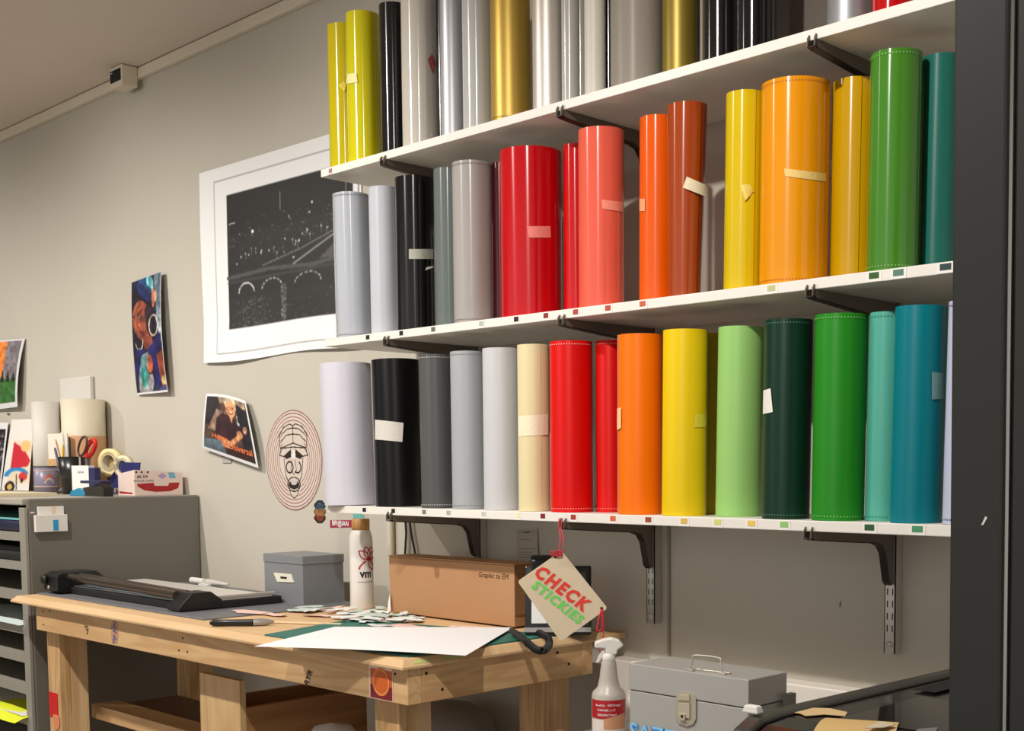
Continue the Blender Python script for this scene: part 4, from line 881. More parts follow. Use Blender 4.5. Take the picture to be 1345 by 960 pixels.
# green mat
gp = [aZ(316, 838, Z), aZ(745, 845, Z), aZ(782, 833, Z), aZ(442, 817, Z)]
gp = [Vector((-2.72, 1.60, 0)), Vector((-2.065, 1.70, 0)), Vector((-2.115, 2.195, 0)), Vector((-2.79, 2.06, 0))]
gp = [aZ(316, 838.5, Z), aZ(640, 862, Z), aZ(775, 829, Z), aZ(458, 815, Z)]
gp[1].x = min(gp[1].x, -2.16); gp[1].y = 1.66; gp[2].x = min(gp[2].x, -2.155); gp[2].y = min(gp[2].y, 2.12); gp[0].y = max(gp[0].y, 1.645)
MBg = MB().hexa([Vector((v.x, v.y, Z + .0004)) for v in gp], [Vector((v.x, v.y, Z + .0034)) for v in gp])
tag(MBg.build('green_cutting_mat', mat('green mat', S(30, 104, 92), .5, var=.05, scale=40)), 'dark green cutting mat under the big white sheet', 'mat')
# big white sheet overhanging the front
def bez(pts, n=8): return pts
c4 = [aZ(334, 850, .912), aZ(440, 824, .9045), aZ(674, 825, .9075), aZ(612, 862, .907)]
b4 = bil([c4[0], c4[3], c4[2], c4[1]])
def Ps(u, v):
    p_ = b4(u, v); p_.z += .003 * math.sin(3.14 * u) * (1 - v) + .002; 
    p_.z = max(p_.z, Z + .0042) ; return p_
tag(MB().grid(Ps, 24, 12, thick=(0, 0, -.0006)).build('white_sheet', mat('bright paper', S(240, 240, 240), .5)), 'large bright white sheet overhanging the front edge of the bench', 'paper')
# paper scraps
M_sc = [mat('scrap grey', S(226, 228, 224), .55), mat('scrap pink', S(226, 190, 180), .55), mat('scrap green', S(190, 204, 196), .55), mat('scrap clear', S(218, 216, 210), .4)]
n = 0
labs = {}
def scrap(x, y, w_, d_, rot, mi, lvl, label):
    p_ = aZ(x, y, Z); pts = []
    k = 10
    for i in range(k):
        a = 2 * math.pi * i / k; rr = random.uniform(.75, 1.15)
        dx, dy = w_ * rr * math.cos(a), d_ * rr * math.sin(a)
        pts.append(Vector((p_.x + dx * math.cos(rot) - dy * math.sin(rot), min(2.22, max(1.65, p_.y + dx * math.sin(rot) + dy * math.cos(rot))), Z + lvl + random.uniform(0, .004))))
    m_ = MB(); cz = Vector((p_.x, p_.y, Z + lvl + .003)); V = pts + [cz]
    m_.add(V + [v - Vector((0, 0, .0007)) for v in V], [(i, (i + 1) % k, k) for i in range(k)] + [(k + 1 + k, k + 1 + (i + 1) % k, k + 1 + i) for i in range(k)] + [(i, k + 1 + i, k + 1 + (i + 1) % k, (i + 1) % k) for i in range(k)])
    return tag(m_.build('paper_scrap', M_sc[mi]), label, 'scrap', 'paper and film scraps on the bench')
scl = 'torn scrap in the loose heap of film offcuts between the bottle and the white sheet'
for i in range(40):
    x = random.uniform(450, 552); y = random.uniform(808, 820) if i % 2 else random.uniform(803, 814) - (x - 500) * .01
    if x > 508: y = max(y, 809 + (x - 508) * .12)
    scrap(x, y, random.uniform(.02, .05), random.uniform(.012, .03), random.uniform(0, 3), 0 if i % 4 else 2, .002 + .0012 * (i % 9), scl)
for i in range(10):
    x = random.uniform(385, 440); scrap(x, random.uniform(799, 806), random.uniform(.02, .05), random.uniform(.01, .03), random.uniform(0, 3), (2, 1, 0)[i % 3], .004 + .001 * (i % 5), 'crumpled scrap in the strip of offcuts in front of the grey box')
scrap(330, 806, .07, .03, .2, 1, .004, 'large pinkish scrap behind the utility knife'); scrap(362, 809, .05, .02, .1, 1, .003, 'small pinkish scrap right of the utility knife')
scrap(418, 810, .05, .02, .3, 1, .003, 'peach coloured scrap left of the bottle base')
scrap(535, 825.5, .06, .03, .1, 1, .0045, 'pink printed scrap lying at the top edge of the white sheet'); scrap(500, 824.5, .04, .02, .1, 3, .005, 'clear film scrap at the left of the pink printed one')
scrap(620, 827.5, .09, .02, .1, 1, .0045, 'pale pink strip in front of the cardboard box')
tag(MB().obox(aZ(403, 818, Z + .004), Vector((.09, .045, 0)), Vector((-.002, .004, 0)), Vector((0, 0, .002))).build('wood_strip', mat('pale wood', S(232, 206, 164), .5)), 'thin pale wooden stick lying near the green mat', 'stick')
# utility knife
a, b = aZ(276, 818, Z + .010), aZ(332, 817.5, Z + .010); c = aZ(360, 816.5, Z + .009)
kn = thing('utility_knife', (a.x, a.y, Z), 'utility knife with black grip and silver nose on the bench', 'knife')
MB().tube([a, a.lerp(b, .08), a.lerp(b, .5), b], [.005, .009, .0085, .009], 12).build('grip', M_black, kn)
MB().tube([b, b.lerp(c, .5), c], [.009, .010, .004], 8).build('nose', mat('cast metal', S(176, 172, 170), .4, .7, var=.15, scale=120), kn)
# paper trimmer
tm = thing('rotary_trimmer', (-3.7, 1.95, Z), 'black rotary paper trimmer with double chrome rail on the bench', 'trimmer')
zb = Z + .0034
bx0, bx1, by0, by1 = -4.12, -3.30, 1.765, 2.068
MB().box((bx0, by0, zb), (bx1, by1, zb + .022)).build('base', M_blackm, tm, bevel=.003)
MB().box((bx0 + .02, by0 + .045, zb + .0225), (bx1 - .006, by1 - .03, zb + .028)).build('base_plate', mat('trimmer plate', S(196, 192, 184), .35), tm)
MB().box((bx1 - .018, by0 + .08, zb + .0283), (bx1 - .004, by1 - .02, zb + .036)).build('edge_rule', M_chrome, tm, bevel=.001)
MB().box((bx0 + .02, by0 + .012, zb + .0225), (bx1 - .03, by0 + .043, zb + .026)).build('clamp_strip', mat('clear strip', S(180, 196, 206), .15), tm)
# end blocks
xr0 = bx1
MB().prism([(by0 - .028, .002), (by0 - .03, .012), (by0 + .012, .052), (by0 + .07, .052), (by0 + .105, .026), (by0 + .105, .002)], (bx1 - .07, 0, zb), (0, 1, 0), (0, 0, 1), (.074, 0, 0)).build('end_block', M_black, tm, bevel=.003)
MB().prism([(by0 - .045, .012), (by0 - .045, .06), (by0 - .02, .07), (by0 + .09, .07), (by0 + .115, .05), (by0 + .115, .002), (by0 - .02, .002)], (bx0 - .045, 0, zb), (0, 1, 0), (0, 0, 1), (.10, 0, 0)).build('end_block', M_black, tm, bevel=.005)
for dy, dz in ((.0, .042), (.034, .042)):
    MB().tube([(bx0 + .05, by0 + dy, zb + dz + .012), (bx1 - .065, by0 + dy, zb + dz)], .0125, 16).build('rail_tube', mat('smoked chrome', S(120, 108, 98), .25, .9), tm)
MB().lathe([(0, 0), (.014, 0), (.014, .012), (0, .012)], (bx0 - .02, by0 - .046, zb + .045), 20, axis=(0, -1, 0)).build('knob', M_black, tm)
MB().lathe([(0, 0), (.006, 0), (.006, .003), (0, .003)], (bx0 - .0, by0 - .046, zb + .02), 14, axis=(0, -1, 0)).build('bolt', M_chrome, tm)
# white caulk gun like tool behind trimmer
a, b = aY(252, 762, 2.18), aY(300, 768, 2.18)
wt = thing('white_tool', (a.x, 2.18, Z), 'white plastic squeegee handle lying behind the trimmer', 'tool')
a.z = max(a.z, Z + .02); 
MB().tube([a, a.lerp(b, .35)], .011, 10).build('tool_handle', wp, wt)
MB().tube([a.lerp(b, .45), b], [.012, .005], 8).build('tool_tip', mat('tool grey white', S(200, 196, 188), .4), wt)
MB().box((a.x + .08, 2.16, Z + .0034), (a.x + .14, 2.2, a.z - .006)).build('tool_foot', wp, wt)
# grey storage box
gx1 = aZ(399.8, 796, Z).x; gy0 = 2.075; gy1 = 2.222; gx0 = aY(346, 750, gy0).x
zt = aY(399.8, 731, gy0).z
sbx = thing('storage_box', ((gx0 + gx1) / 2, 2.15, Z), 'grey board storage box with a lid and white label at the back of the bench', 'box')
Mg = mat('grey board', S(124, 126, 128), .5, var=.02)
zl = zt - .026
MB().box((gx0 + .002, gy0 + .002, Z + .001), (gx1 - .002, gy1 - .002, zl)).build('box_body', Mg, sbx, bevel=.001)
MB().box((gx0, gy0, zl + .0005), (gx1, gy1, zt)).build('box_lid', Mg, sbx, bevel=.0015)
l4 = [aY(x, y, gy0 - .001) for x, y in ((359, 752), (382, 754), (385.5, 765), (364, 764))]
lb = MB().add(l4 + [v + Vector((0, .0025, 0)) for v in l4], [(0, 1, 2, 3), (7, 6, 5, 4)] + [(i, (i + 1) % 4, (i + 1) % 4 + 4, i + 4) for i in range(4)]).build('label_frame', mat('label white', S(224, 218, 200), .4), sbx)
MB().box((aY(369, 757, gy0).x, gy0 - .0022, aY(370, 759.5, gy0).z), (aY(377, 757, gy0).x, gy0 - .0012, aY(370, 757, gy0).z)).build('label_slot', M_dark, lb)
# bottle
p_ = aZ(472, 799.5, Z); s_ = pxm(p_); r = 15.3 * s_; p_.y += .01
hB = (799.5 - 690) * s_; bt = thing('water_bottle', p_, 'white metal bottle with a bamboo cap and red flower print', 'bottle')
MB().lathe([(0, 0), (r * .96, 0), (r, .004), (r, hB * .80), (r * .97, hB * .86), (r * .86, hB * .92), (r * .7, hB * .96), (r * .66, hB)], p_, 40).build('bottle_body', mat('bottle white', S(226, 222, 216), .3, coat=.3), bt)
MB().lathe([(r * .64, hB * .94), (r * .76, hB * .945), (r * .76, hB * 1.075), (r * .72, hB * 1.08), (0, hB * 1.08)], p_, 32).build('bamboo_cap', wood('bamboo', S(206, 158, 96), S(168, 114, 62), 'Z', 2), bt)
fa = math.atan2(-p_.y, -p_.x)
def onb(a0, z0_, off=.0006): return lambda x, y: Vector((p_.x + (r + off) * math.cos(a0 + x / r), p_.y + (r + off) * math.sin(a0 + x / r), p_.z + z0_ + y))
text('lettering', 'vm', onb(fa + .36, (799.5 - 754) * s_), height=.018, width=.036, m=ink, parent=bt, bold=.035)
text('lettering', 'www.join.fi', onb(fa + .36, (799.5 - 763.5) * s_), height=.006, width=.046, m=ink, parent=bt)
fm = MB(); fb0 = onb(fa + .40, (799.5 - 731) * s_, .0009); fb = lambda x, y: fb0(x * 1.45, y * 1.45)
def arcline(pts, wd=.0011):
    for (xa_, ya_), (xb_, yb_) in zip(pts[:-1], pts[1:]):
        dx, dy = xb_ - xa_, yb_ - ya_; L = math.hypot(dx, dy) or 1; nx_, ny_ = -dy / L * wd, dx / L * wd
        fm.add([fb(xa_ + nx_, ya_ + ny_), fb(xb_ + nx_, yb_ + ny_), fb(xb_ - nx_, yb_ - ny_), fb(xa_ - nx_, ya_ - ny_)], [(0, 1, 2, 3)])
for ang in (-50, -15, 20, 60, 110, 150):
    a0 = math.radians(90 - ang); L = .026
    for sgn in (-1, 1):
        arcline([(.006 + math.cos(a0) * L * t_ + sgn * .007 * math.sin(math.pi * t_) * math.sin(a0), -.004 + math.sin(a0) * L * t_ - sgn * .007 * math.sin(math.pi * t_) * math.cos(a0)) for t_ in (0, .2, .4, .6, .8, 1)])
arcline([(.006, -.004), (-.004, -.01), (-.012, -.018), (-.014, -.024)], .0015)
fm.build('flower_print', mat('flower red', S(176, 34, 44), .45), bt, fixn=False)
# cardboard box
cy0 = 2.135; cy1 = 2.222
cx0 = aY(513, 803, cy0).x; cx1 = aY(676, 825, cy0).x
zt = aY(676, 743.5, cy0).z; cbx = thing('cardboard_box', ((cx0 + cx1) / 2, cy0, Z), 'long brown cardboard box at the back of the bench beside the bottle', 'box')
Mk = mat('cardboard', S(172, 128, 88), .65, var=.05, scale=14)
z0c = Z + .0045
MB().hexa([(cx0, cy0, z0c), (cx1, cy0 - .0, z0c), (cx1 - .006, cy1, z0c), (cx0, cy1, z0c)], [(cx0 - .004, cy0, zt + .0), (cx1, cy0, zt), (cx1 - .006, cy1, zt), (cx0, cy1, zt)]).build('box_body', Mk, cbx, bevel=.002)
MB().box((cx0 - .006, cy0 - .0, zt + .0005), (cx1, cy1, zt + .004)).build('top_flap', Mk, cbx, bevel=.001)
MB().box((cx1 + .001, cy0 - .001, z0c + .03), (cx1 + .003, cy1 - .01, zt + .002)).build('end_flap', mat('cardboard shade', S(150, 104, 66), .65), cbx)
text('handwriting', 'Graphic to EM', plane(aY(648, 757, cy0 - .0008), (1, 0, 0), (0, 0, 1)), width=.115, m=mat('pen ink', S(70, 46, 28), .6), parent=cbx, shear=.2)
tag(MB().add([aY(509, 802, 2.128), aY(513.5, 802, 2.128), aY(512, 780, 2.128), aY(510, 790, 2.128)] + [aY(509, 802, 2.131), aY(513.5, 802, 2.131), aY(512, 780, 2.131), aY(510, 790, 2.131)], [(0, 1, 2, 3), (7, 6, 5, 4), (0, 4, 5, 1), (1, 5, 6, 2), (2, 6, 7, 3), (3, 7, 4, 0)]).build('paper_tip', white_paper), 'tiny white paper tip at the left foot of the cardboard box', 'paper')
# ------------------------------------------------------------------ desk phone
ph = thing('desk_phone', (-2.155, 2.10, Z + .0038), 'black desk phone with handset and screen behind the hanging sign', 'phone')
pe = Vector((RT.x, RT.y, 0)).normalized(); pn = Vector((pe.y, -pe.x, 0)); O_ = Vector((-2.2145, 2.052, Z + .0038)); PW = .160; PH = .163
lean_ = .045
MB().prism([(0, 0), (.004, .012), (lean_, PH), (lean_ + .012, PH), (.055, .0)], O_, -pn, (0, 0, 1), pe * PW).build('phone_body', M_black, ph, bevel=.003)
up = (Vector((0, 0, PH - .012)) - pn * (lean_ - .004)); Lh = up.length; up.normalize(); nrm = pe.cross(up)
O2 = O_ - pn * .004 + Vector((0, 0, .012))
def pf(a0, a1, b0, b1, d0, d1, name, m):
    c_ = O2 + pe * PW * (a0 + a1) / 2 + up * Lh * (b0 + b1) / 2 + nrm * (d0 + d1) / 2
    return MB().obox(c_, pe * (PW * (a1 - a0) / 2), up * Lh * (b1 - b0) / 2, nrm * (d1 - d0) / 2).build(name, m, ph, bevel=.0008)
if nrm.dot(pn) < 0: nrm = -nrm
pf(.42, .97, .06, .97, .0005, .003, 'bezel', mat('phone bezel', S(40, 40, 40), .3))
pf(.50, .92, .42, .9, .0032, .004, 'screen', mat('screen glass', S(84, 84, 82), .12))
pf(.10, .33, .10, .50, .0005, .0022, 'reflection_patch', mat('phone reflection', S(220, 220, 216), .3))  # pale patch painted for the white reflection on the phone front
pf(.0, 1.0, -.04, .035, .0005, .006, 'silver_edge', mat('silver plastic', S(150, 146, 142), .35, .3))
for i in range(4):
    for j in range(2): pf(.52 + .11 * i, .60 + .11 * i, .12 + .12 * j, .20 + .12 * j, .0032, .005, 'button', mat('button grey', S(150, 150, 150), .4))
hO = O_ + pe * (.012) - pn * .030
MB().prism([(.0, .06), (-.010, .085), (.004, .115), (.012, .15), (.010, .178), (.022, .190), (.048, .188), (.052, .15), (.03, .06)], hO, -pn, (0, 0, 1), pe * .066).build('handset', M_black, ph, bevel=.006, seg=3)
cp = [aZ(672, 828, .915), aZ(684, 836, .918), aZ(694, 845, .913), aZ(704, 853, .9085), aZ(714, 854, .911), aZ(721, 847, .9105), aZ(720, 838, .9095), aZ(712, 833, .9105), aZ(704, 829, .911)]
def cr_(P0, n):      # catmull rom
    out = []
    for i in range(len(P0) - 1):
        a, b, c, d = P0[max(i - 1, 0)], P0[i], P0[i + 1], P0[min(i + 2, len(P0) - 1)]
        for k in range(n):
            t_ = k / n; out.append(.5 * ((2 * b) + (c - a) * t_ + (2 * a - 5 * b + 4 * c - d) * t_ * t_ + (3 * b - a - 3 * c + d) * t_ ** 3))
    return out + [P0[-1]]
pth = cr_(cp, 22)
MB().tube(pth[:40], [.0075 if i < 34 else .006 for i in range(40)], 10).build('cord_sleeve', M_blackm, ph)
hx_ = []; seg_ = pth[38:]
for i in range(len(seg_) - 1):
    t_ = (seg_[i + 1] - seg_[i]).normalized(); u_ = t_.cross(Vector((0, 0, 1))).normalized(); w2 = u_.cross(t_)
    for k in range(10):
        a_ = 2 * math.pi * (i + k / 10) / 4; hx_.append(seg_[i].lerp(seg_[i + 1], k / 10) + (u_ * math.cos(a_) + w2 * math.sin(a_)) * .0066)
MB().tube(hx_, .0021, 5).build('coiled_cord', M_blackm, ph)

# ------------------------------------------------------------------ hanging sign (faces the camera side of the room)
sc_ = [aY(738, 723, 1.975), aY(798, 799, 1.975), aY(736, 843, 1.975), aY(680, 763, 1.975)]
c0 = sum(sc_, Vector()) / 4; mpp = pxm(c0)
e1 = RT.normalized(); e2 = (-DN).normalized(); en = e1.cross(e2)          # en points towards viewer
e1 = Vector((e1.x, e1.y, 0)).normalized(); e2 = Vector((0, 0, 1)); en = Vector((e1.y, -e1.x, 0))
ccx, ccy = (738 + 798 + 736 + 680) / 4, (723 + 799 + 843 + 763) / 4
c0 = aY(ccx, ccy, 1.945)
mpp = pxm(c0)
def sg(x, y, off=0): return c0 + e1 * (x - ccx) * mpp - e2 * (y - ccy) * mpp + en * off
sgn_ = thing('hanging_sign', (c0.x, c0.y, sg(736, 843).z), 'tilted pale board sign reading CHECK STICKIES hung from red string', 'sign')
crn = [(738, 723), (798, 799), (736, 843), (680, 763)]
pts = []
for i in range(4):
    A0 = Vector(crn[i]); B0 = Vector(crn[(i + 1) % 4]); Z0 = Vector(crn[i - 1])
    pts += [A0 + (Z0 - A0).normalized() * 3, A0 + ((Z0 - A0).normalized() + (B0 - A0).normalized()) * .9, A0 + (B0 - A0).normalized() * 3]
n = len(pts)
MB().add([sg(p[0], p[1], .002) for p in pts] + [sg(p[0], p[1], -.002) for p in pts], [tuple(range(n)), tuple(range(2 * n - 1, n - 1, -1))] + [(i, i + n, (i + 1) % n + n, (i + 1) % n) for i in range(n)]).build('board', mat('sign board', S(214, 196, 166), .6, var=.04, scale=60), sgn_)
def sgt(cx_, cy_, ang, sh=0):
    ca, sa = math.cos(ang), math.sin(ang)
    return lambda x, y: sg(cx_ + (x * ca - (-y) * sa * 1) , cy_ + (x * sa + (-y) * ca), .0027)
def txt2(s, cx_, cy_, ang, wpx, hpx, m, up_ang):
    V, Fc, wd, h = glyphs(s, .05, 0, 1.25); u = Vector((math.cos(ang), math.sin(ang))); v = Vector((math.cos(up_ang), math.sin(up_ang)))
    return MB().add([sg(cx_ + (x / wd * wpx) * u.x + (y / h * hpx) * v.x, cy_ + (x / wd * wpx) * u.y + (y / h * hpx) * v.y, .0028) for x, y in V], Fc).build('lettering', m, sgn_, fixn=False)
txt2('CHECK', 739.5, 773, math.atan2(40, 53), 84, 19, mat('red spray', S(222, 60, 44), .6), math.atan2(-13, 13))
txt2('STICKIES', 733, 791, math.atan2(42, 53), 80, 14, mat('green spray', S(108, 208, 92), .6), math.atan2(-13, 13))
red = mat('red string', S(206, 40, 62), .6)
hole = mat('hole', S(60, 40, 30), .7)
for x, y in ((730, 731), (790, 799)): MB().lathe([(0, 0), (.0035, 0), (.0035, .0006), (0, .0006)], sg(x, y, .0022), 14, axis=en).build('eyelet', hole, sgn_)
top = aY(737.5, 684, 1.985); top.z = 1.181
MB().tube([top + Vector((-.004, -.004, .012)), top + Vector((-.002, -.006, -.01)), sg(737, 705, .004), sg(735, 724, .004), sg(731, 730, .004)], .0013, 6).tube([top + Vector((.006, -.004, .012)), top + Vector((.004, -.006, -.01)), sg(741, 705, .004), sg(740, 722, .004), sg(732, 731, .005)], .0013, 6).build('hanging_string', red, sgn_)
kn_ = []
for i in range(46): a = i * .35; kn_.append(sg(731.5 + 7.5 * math.cos(a * 1.3), 726.5 + 3.5 * math.sin(a * 1.9 + 1), .006 + .002 * math.sin(a)))
MB().tube(kn_, .0009, 5).build('string_bow', red, sgn_)
def loopstr(pts, name='string_loop', r_=.0012): MB().tube(cr_([sg(x, y, o_) for x, y, o_ in pts], 6), r_, 6).build(name, red, sgn_)
loopstr([(790, 800, .004), (786, 815, .006), (784, 828, .006), (790, 826, .006), (791, 812, .006), (790, 800, .005)], r_=.0018)
loopstr([(791, 800, .005), (793, 820, .006), (792, 838, .006), (796, 850, .006), (792, 857, .006), (786, 854, .006), (789, 845, .006), (792, 838, .006)])

# ------------------------------------------------------------------ counter with spray bottle, tool box, printer
CZ = .70
ct = thing('side_counter', (-1.3, 1.9, 0), 'low grey counter carrying the tool box and printer right of the bench', 'counter')
MB().box((-2.02, 1.32, CZ - .03), (.1, 2.25, CZ)).build('counter_top', mat('counter grey', S(120, 112, 104), .5), ct, bevel=.003)
for x_ in (-1.98, .02):
    for y_ in (1.34, 2.17): MB().box((x_, y_, .001), (x_ + .04, y_ + .04, CZ - .0305)).build('leg', M_arm, ct)
bx = aY(808, 857, WY - .03).x
tag(MB().box((bx, 2.262, CZ - .03), (-.6, WY - .003, .832)).build('white_box', mat('white laminate box', S(236, 228, 216), .45), bevel=.003), 'long low white box against the wall behind the grey tool box', 'box')
# spray bottle
p_ = aY(800, 985, 1.95); p_.z = CZ + .0008; s_ = pxm(p_)
zz = lambda y: aY(800, y, 1.95).z - p_.z
sp = thing('spray_bottle', p_, 'clear spray bottle with white trigger head and red label', 'bottle')
r = 22.5 * s_
MB().lathe([(0, 0), (r * .94, 0), (r, .006), (r, zz(914)), (r * .93, zz(908)), (r * .66, zz(902)), (r * .54, zz(890)), (r * .47, zz(876)), (r * .43, zz(869)), (r * .41, zz(868))], p_, 36).build('bottle_body', mat('frosted plastic', S(206, 198, 186), .35, trans=.25), sp)
MB().lathe([(r * .36, zz(870)), (r * .40, zz(869.5)), (r * .40, zz(858)), (r * .30, zz(857)), (0, zz(857))], p_, 24).build('collar', wp, sp)
fa = math.atan2(-p_.y, -p_.x)
def ons(x, y, off=.0006): return Vector((p_.x + (r + off) * math.cos(fa + x / r), p_.y + (r + off) * math.sin(fa + x / r), p_.z + y))
zl0, zl1 = zz(940), zz(916)
MB().grid(lambda u, v: ons((u - .5) * r * 2.5, zl0 + (zl1 - zl0) * v), 20, 3).build('red_label', mat('label red', S(176, 26, 34), .4), sp)
MB().grid(lambda u, v: ons((u - .5) * r * 2.5, .012 + (zl0 - .014) * v), 20, 3).build('white_label', mat('label white2', S(226, 216, 206), .4), sp)
MB().grid(lambda u, v: ons(-.3 * r + u * r * 1.4, (zl0 - .022) * (1 - v) + v * (zl0 + .012 * u) , .0012), 16, 3).build('orange_print', mat('orange wood print', S(206, 150, 112), .5), sp)
for tx, y, w_, x_ in (('BenefiCla', 922.5, .022, -.019), ('H2Orange', 922.5, .028, .012), ('CLEANER | 117', 929, .04, -.006), ('DISINFECTANT', 935, .042, -.004)):
    text('lettering', tx, lambda x, y_, x0=x_, zc=zz(y): ons(x + x0, zc + y_, .0012), width=w_, m=white_paper, parent=sp, bold=.01)
e = Vector((RT.x, RT.y, 0)).normalized(); nn = Vector((e.y, -e.x, 0))
pr = [(781, 843), (792, 839), (803, 837), (813, 840), (819, 847), (815, 850), (811, 853), (810, 859), (796, 859), (795, 851), (781, 850)]
def sp_(x, y, o=0): 
    c = aY(800, y, 1.95); return c + e * (x - 800) * s_ + nn * o
def slab(poly, half, name, m, par, bev=.002):
    A1 = [sp_(x, y, half) for x, y in poly]; B1 = [sp_(x, y, -half) for x, y in poly]; k = len(poly)
    return MB().add(A1 + B1, [tuple(range(k)), tuple(range(2 * k - 1, k - 1, -1))] + [(i, i + k, (i + 1) % k + k, (i + 1) % k) for i in range(k)]).build(name, m, par, bevel=bev)
slab(pr, .012, 'trigger_head', wp, sp, .003)
slab([(792, 852), (796, 853), (793, 860), (787, 869), (783, 870), (786, 862)], .006, 'trigger', wp, sp, .001)
# grey tool box
tx0, tx1, ty0, ty1 = -1.628, -1.340, 1.780, 1.897; tz = .930; tl = .879
tb = thing('tool_box', ((tx0 + tx1) / 2, 1.84, CZ), 'grey metal tool box with hinged lid, wire handle and blue lettering', 'toolbox')
Mt = mat('tool box grey', S(172, 170, 164), .38, .15)
MB().box((tx0 + .001, ty0 + .001, CZ + .0008), (tx1 - .001, ty1, tl - .0016)).build('box_body', Mt, tb, bevel=.002)
MB().box((tx0, ty0, tl), (tx1, ty1, tz)).build('lid', Mt, tb, bevel=.0015)
MB().box((tx0 + .003, ty0 + .003, tl - .0015), (tx1 - .003, ty1 - .003, tl)).build('seam', M_dark, tb)
MB().box((tx1 + .0003, ty1 - .014, CZ + .05), (tx1 + .012, ty1 + .012, tl + .012)).build('hinge', mat('hinge grey', S(110, 106, 98), .4, .5), tb)
hb = [aZ(907, 881, tz), aZ(949, 886, tz)]
z_h = aY(910, 858, hb[0].y).z
hx = hb[0]; hx2 = hb[1]
hnd = MB().tube(cr_([hx + Vector((0, 0, .002)), hx + Vector((.006, 0, .022)), hx + Vector((.010, 0, .030)), hx2 + Vector((-.010, 0, .030)), hx2 + Vector((-.004, 0, .022)), hx2 + Vector((.0, 0, .002))], 6), .0016, 8).build('wire_handle', M_chrome, tb)
for h_ in (hx, hx2): MB().box((h_.x - .008, h_.y - .004, tz + .0003), (h_.x + .008, h_.y + .004, tz + .004)).build('handle_clip', M_chrome, tb, bevel=.001)
MB().tube([hx + Vector((.006, .012, .002)), hx2 + Vector((.01, .012, .002))], .002, 6).build('handle_rest', M_chrome, tb)
# clasp
def tf(x, y): return aY(x, y, ty0)
def plate(poly, y0, y1, name, m, par, bev=.0008):
    A1 = [Vector((v.x, y0, v.z)) for v in (tf(*p) for p in poly)]; B1 = [Vector((v.x, y1, v.z)) for v in A1]; k = len(poly)
    return MB().add(A1 + B1, [tuple(range(k)), tuple(range(2 * k - 1, k - 1, -1))] + [(i, i + k, (i + 1) % k + k, (i + 1) % k) for i in range(k)]).build(name, m, par, bevel=bev)
brass = mat('worn nickel', S(206, 196, 172), .35, .5)
cl = plate([(889, 912), (893, 909), (904, 907.5), (912, 912), (915, 917), (915, 944), (912, 951), (903, 954), (892, 950), (888, 943)], ty0 - .0025, ty0 - .0004, 'clasp_plate', mat('clasp plate', S(184, 176, 156), .4, .4), tb)
plate([(893, 912), (907, 912), (908, 920), (892, 919)], ty0 - .006, ty0 - .0026, 'hasp', brass, cl); plate([(892, 922), (908, 923), (908, 943), (893, 942)], ty0 - .0055, ty0 - .0026, 'latch', brass, cl)
plate([(895, 936), (903, 937), (903, 946), (896, 945)], ty0 - .008, ty0 - .0056, 'lock', brass, cl); plate([(898, 938), (901, 938.4), (901, 942), (898, 941.6)], ty0 - .0086, ty0 - .0081, 'keyhole', M_dark, cl)
zc = tf(860, 963).z
for s2, bld, m_ in (('SAZZ', .05, mat('blue outline', S(64, 140, 206), .5)), ('SAZZ', -.0, mat('blue fill', S(140, 200, 240), .5))):
    text('lettering', s2, plane((tf(858, 960).x + .0, ty0 - (.0004 if bld else .0008), zc - .004), (1, 0, 0), (0, 0, 1)), height=.034, width=.12, m=m_, parent=tb, bold=bld)
# printer
px0, py0, py1, pz = -1.093, 1.395, 2.07, .95
pr_ = thing('large_printer', (-.6, 1.75, CZ), 'glossy black printer with a flat lid beside the grey tool box', 'printer')
Mp = mat('printer black', S(26, 25, 24), .22, coat=.6)
prof = [(py1, 0), (py1, .245), (py0 + .10, .25), (py0 + .05, .247), (py0 + .02, .235), (py0, .205), (py0 - .004, .12), (py0 - .004, 0)]
MB().prism(prof, (px0, 0, CZ + .001), (0, 1, 0), (0, 0, 1), (.032, 0, 0)).build('side_cheek', mat('printer satin', S(58, 54, 50), .3), pr_, bevel=.006, seg=3)
prof2 = [(py1 - .01, 0), (py1 - .01, .238), (py0 + .10, .243), (py0 + .05, .240), (py0 + .02, .228), (py0 + .004, .200), (py0, .12), (py0, 0)]
MB().prism(prof2, (px0 + .034, 0, CZ + .001), (0, 1, 0), (0, 0, 1), (.66, 0, 0)).build('printer_body', Mp, pr_, bevel=.006, seg=3)
tz_ = CZ + .2445
MB().box((px0 + .06, py0 + .42, tz_), (px0 + .10, py0 + .60, tz_ + .0006)).build('vent_slot', M_dark, pr_)
MB().box((px0 + .10, py0 + .14, tz_ - .001), (px0 + .55, py0 + .37, tz_ + .0008)).build('glass_panel', mat('panel glass', S(30, 30, 30), .04, coat=1), pr_)
def flat(px, z, name, m, lab, cat, par=None):
    pts = [aZ(x, y, z) for x, y in px]; k = len(pts)
    o_ = MB().add(pts + [v - Vector((0, 0, .0008)) for v in pts], [tuple(range(k)), tuple(range(2 * k - 1, k - 1, -1))] + [(i, i + k, (i + 1) % k + k, (i + 1) % k) for i in range(k)]).build(name, m, par)
    return tag(o_, lab, cat)
zpt = CZ + .2465
flat([(1035, 934), (1056, 929), (1090, 930), (1113, 935), (1110, 940), (1084, 938), (1058, 940), (1052, 937)], zpt, 'torn_tape', mat('kraft tape', S(206, 176, 128), .6), 'torn tan tape patch on the black printer lid', 'tape')
kc = MB(); 
def Pk(u, v):
    a_ = aZ(1066 + 110 * u, 966, zpt); b_ = aZ(1086 + 95 * u, 943.5 + 6 * u, zpt); p2 = a_.lerp(b_, v); p2.z = zpt + .001 + .006 * math.sin(3.14 * v) * (1 - u * .5); return p2
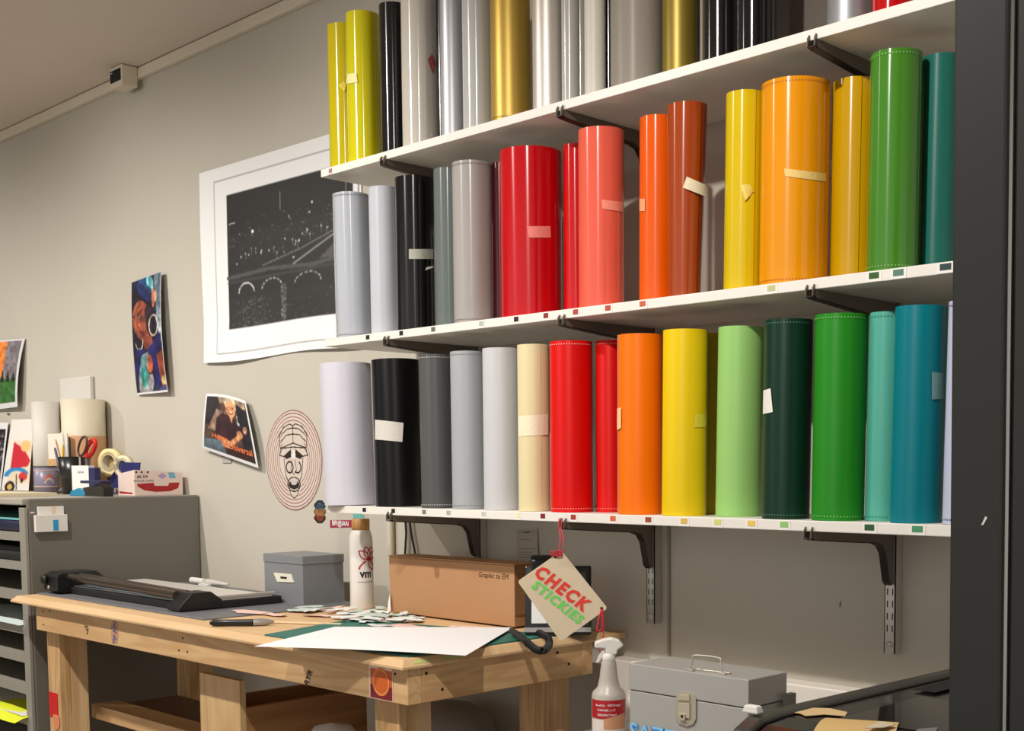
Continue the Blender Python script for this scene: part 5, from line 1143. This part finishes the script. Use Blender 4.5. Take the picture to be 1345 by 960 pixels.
tag(kc.grid(Pk, 10, 8, thick=(0, 0, -.001)).build('kraft_paper', mat('kraft paper', S(204, 170, 112), .6)), 'curved sheet of kraft paper lying on the printer front', 'paper')
flat([(1136, 956), (1156, 947), (1176, 951), (1162, 955)], zpt + .009, 'paper_chip', mat('chip paper', S(196, 186, 164), .6), 'small pale paper chip on the kraft paper', 'paper')
flat([(1206, 957), (1232, 955), (1228, 962), (1200, 963)], zpt + .001, 'silver_chip', mat('chip silver', S(160, 162, 170), .3, .6), 'small silvery scrap at the right of the printer lid', 'scrap')
a = aZ(986, 936, CZ + .252)
tag(MB().hexa([(a.x - .012, a.y - .006, a.z), (a.x + .016, a.y - .006, a.z), (a.x + .016, a.y + .012, a.z), (a.x - .012, a.y + .012, a.z)], [(a.x - .009, a.y - .004, a.z + .011), (a.x + .013, a.y - .004, a.z + .011), (a.x + .013, a.y + .009, a.z + .011), (a.x - .009, a.y + .009, a.z + .011)]).build('white_eraser', mat('eraser', S(226, 222, 216), .5), bevel=.002), 'small white eraser block on the printer corner', 'eraser')

# ------------------------------------------------------------------ dark frame at the right
Yc = 1.06; xa = aY(1263, 500, Yc).x; xb = aY(1334, 500, Yc).x
fr = thing('dark_locker', (xa + .3, Yc + .1, 0), 'tall dark grey metal locker at the right edge of the picture', 'locker')
Md = mat('dark locker metal', S(42, 42, 39), .5, .0, var=.05, scale=60)
MB().box((xa, Yc, .001), (xb, Yc + .2, 2.78)).build('frame_post', Md, fr, bevel=.003)
MB().box((xb + .004, Yc + .006, .06), (xb + .45, Yc + .2, 2.76)).build('door_panel', Md, fr, bevel=.003)
MB().box((xb + .0003, Yc + .004, .06), (xb + .0037, Yc + .012, 2.76)).build('bright_edge', mat('edge metal', S(170, 168, 160), .25, .9), fr)
MB().box((xb + .45, Yc, .001), (xb + .52, Yc + .2, 2.78)).build('frame_post', Md, fr, bevel=.003)
c_ = aY(1305, 681, Yc - .0004)
MB().add([c_ + Vector((-.002, 0, -.004)), c_ + Vector((.0, 0, -.004)), c_ + Vector((.004, 0, .003)), c_ + Vector((.002, 0, .004)), c_ + Vector((0, 0, 0))], [(0, 1, 2, 3, 4)]).build('paint_chip', white_paper, fr)
fr.rotation_euler = (0, math.radians(-.45), 0)
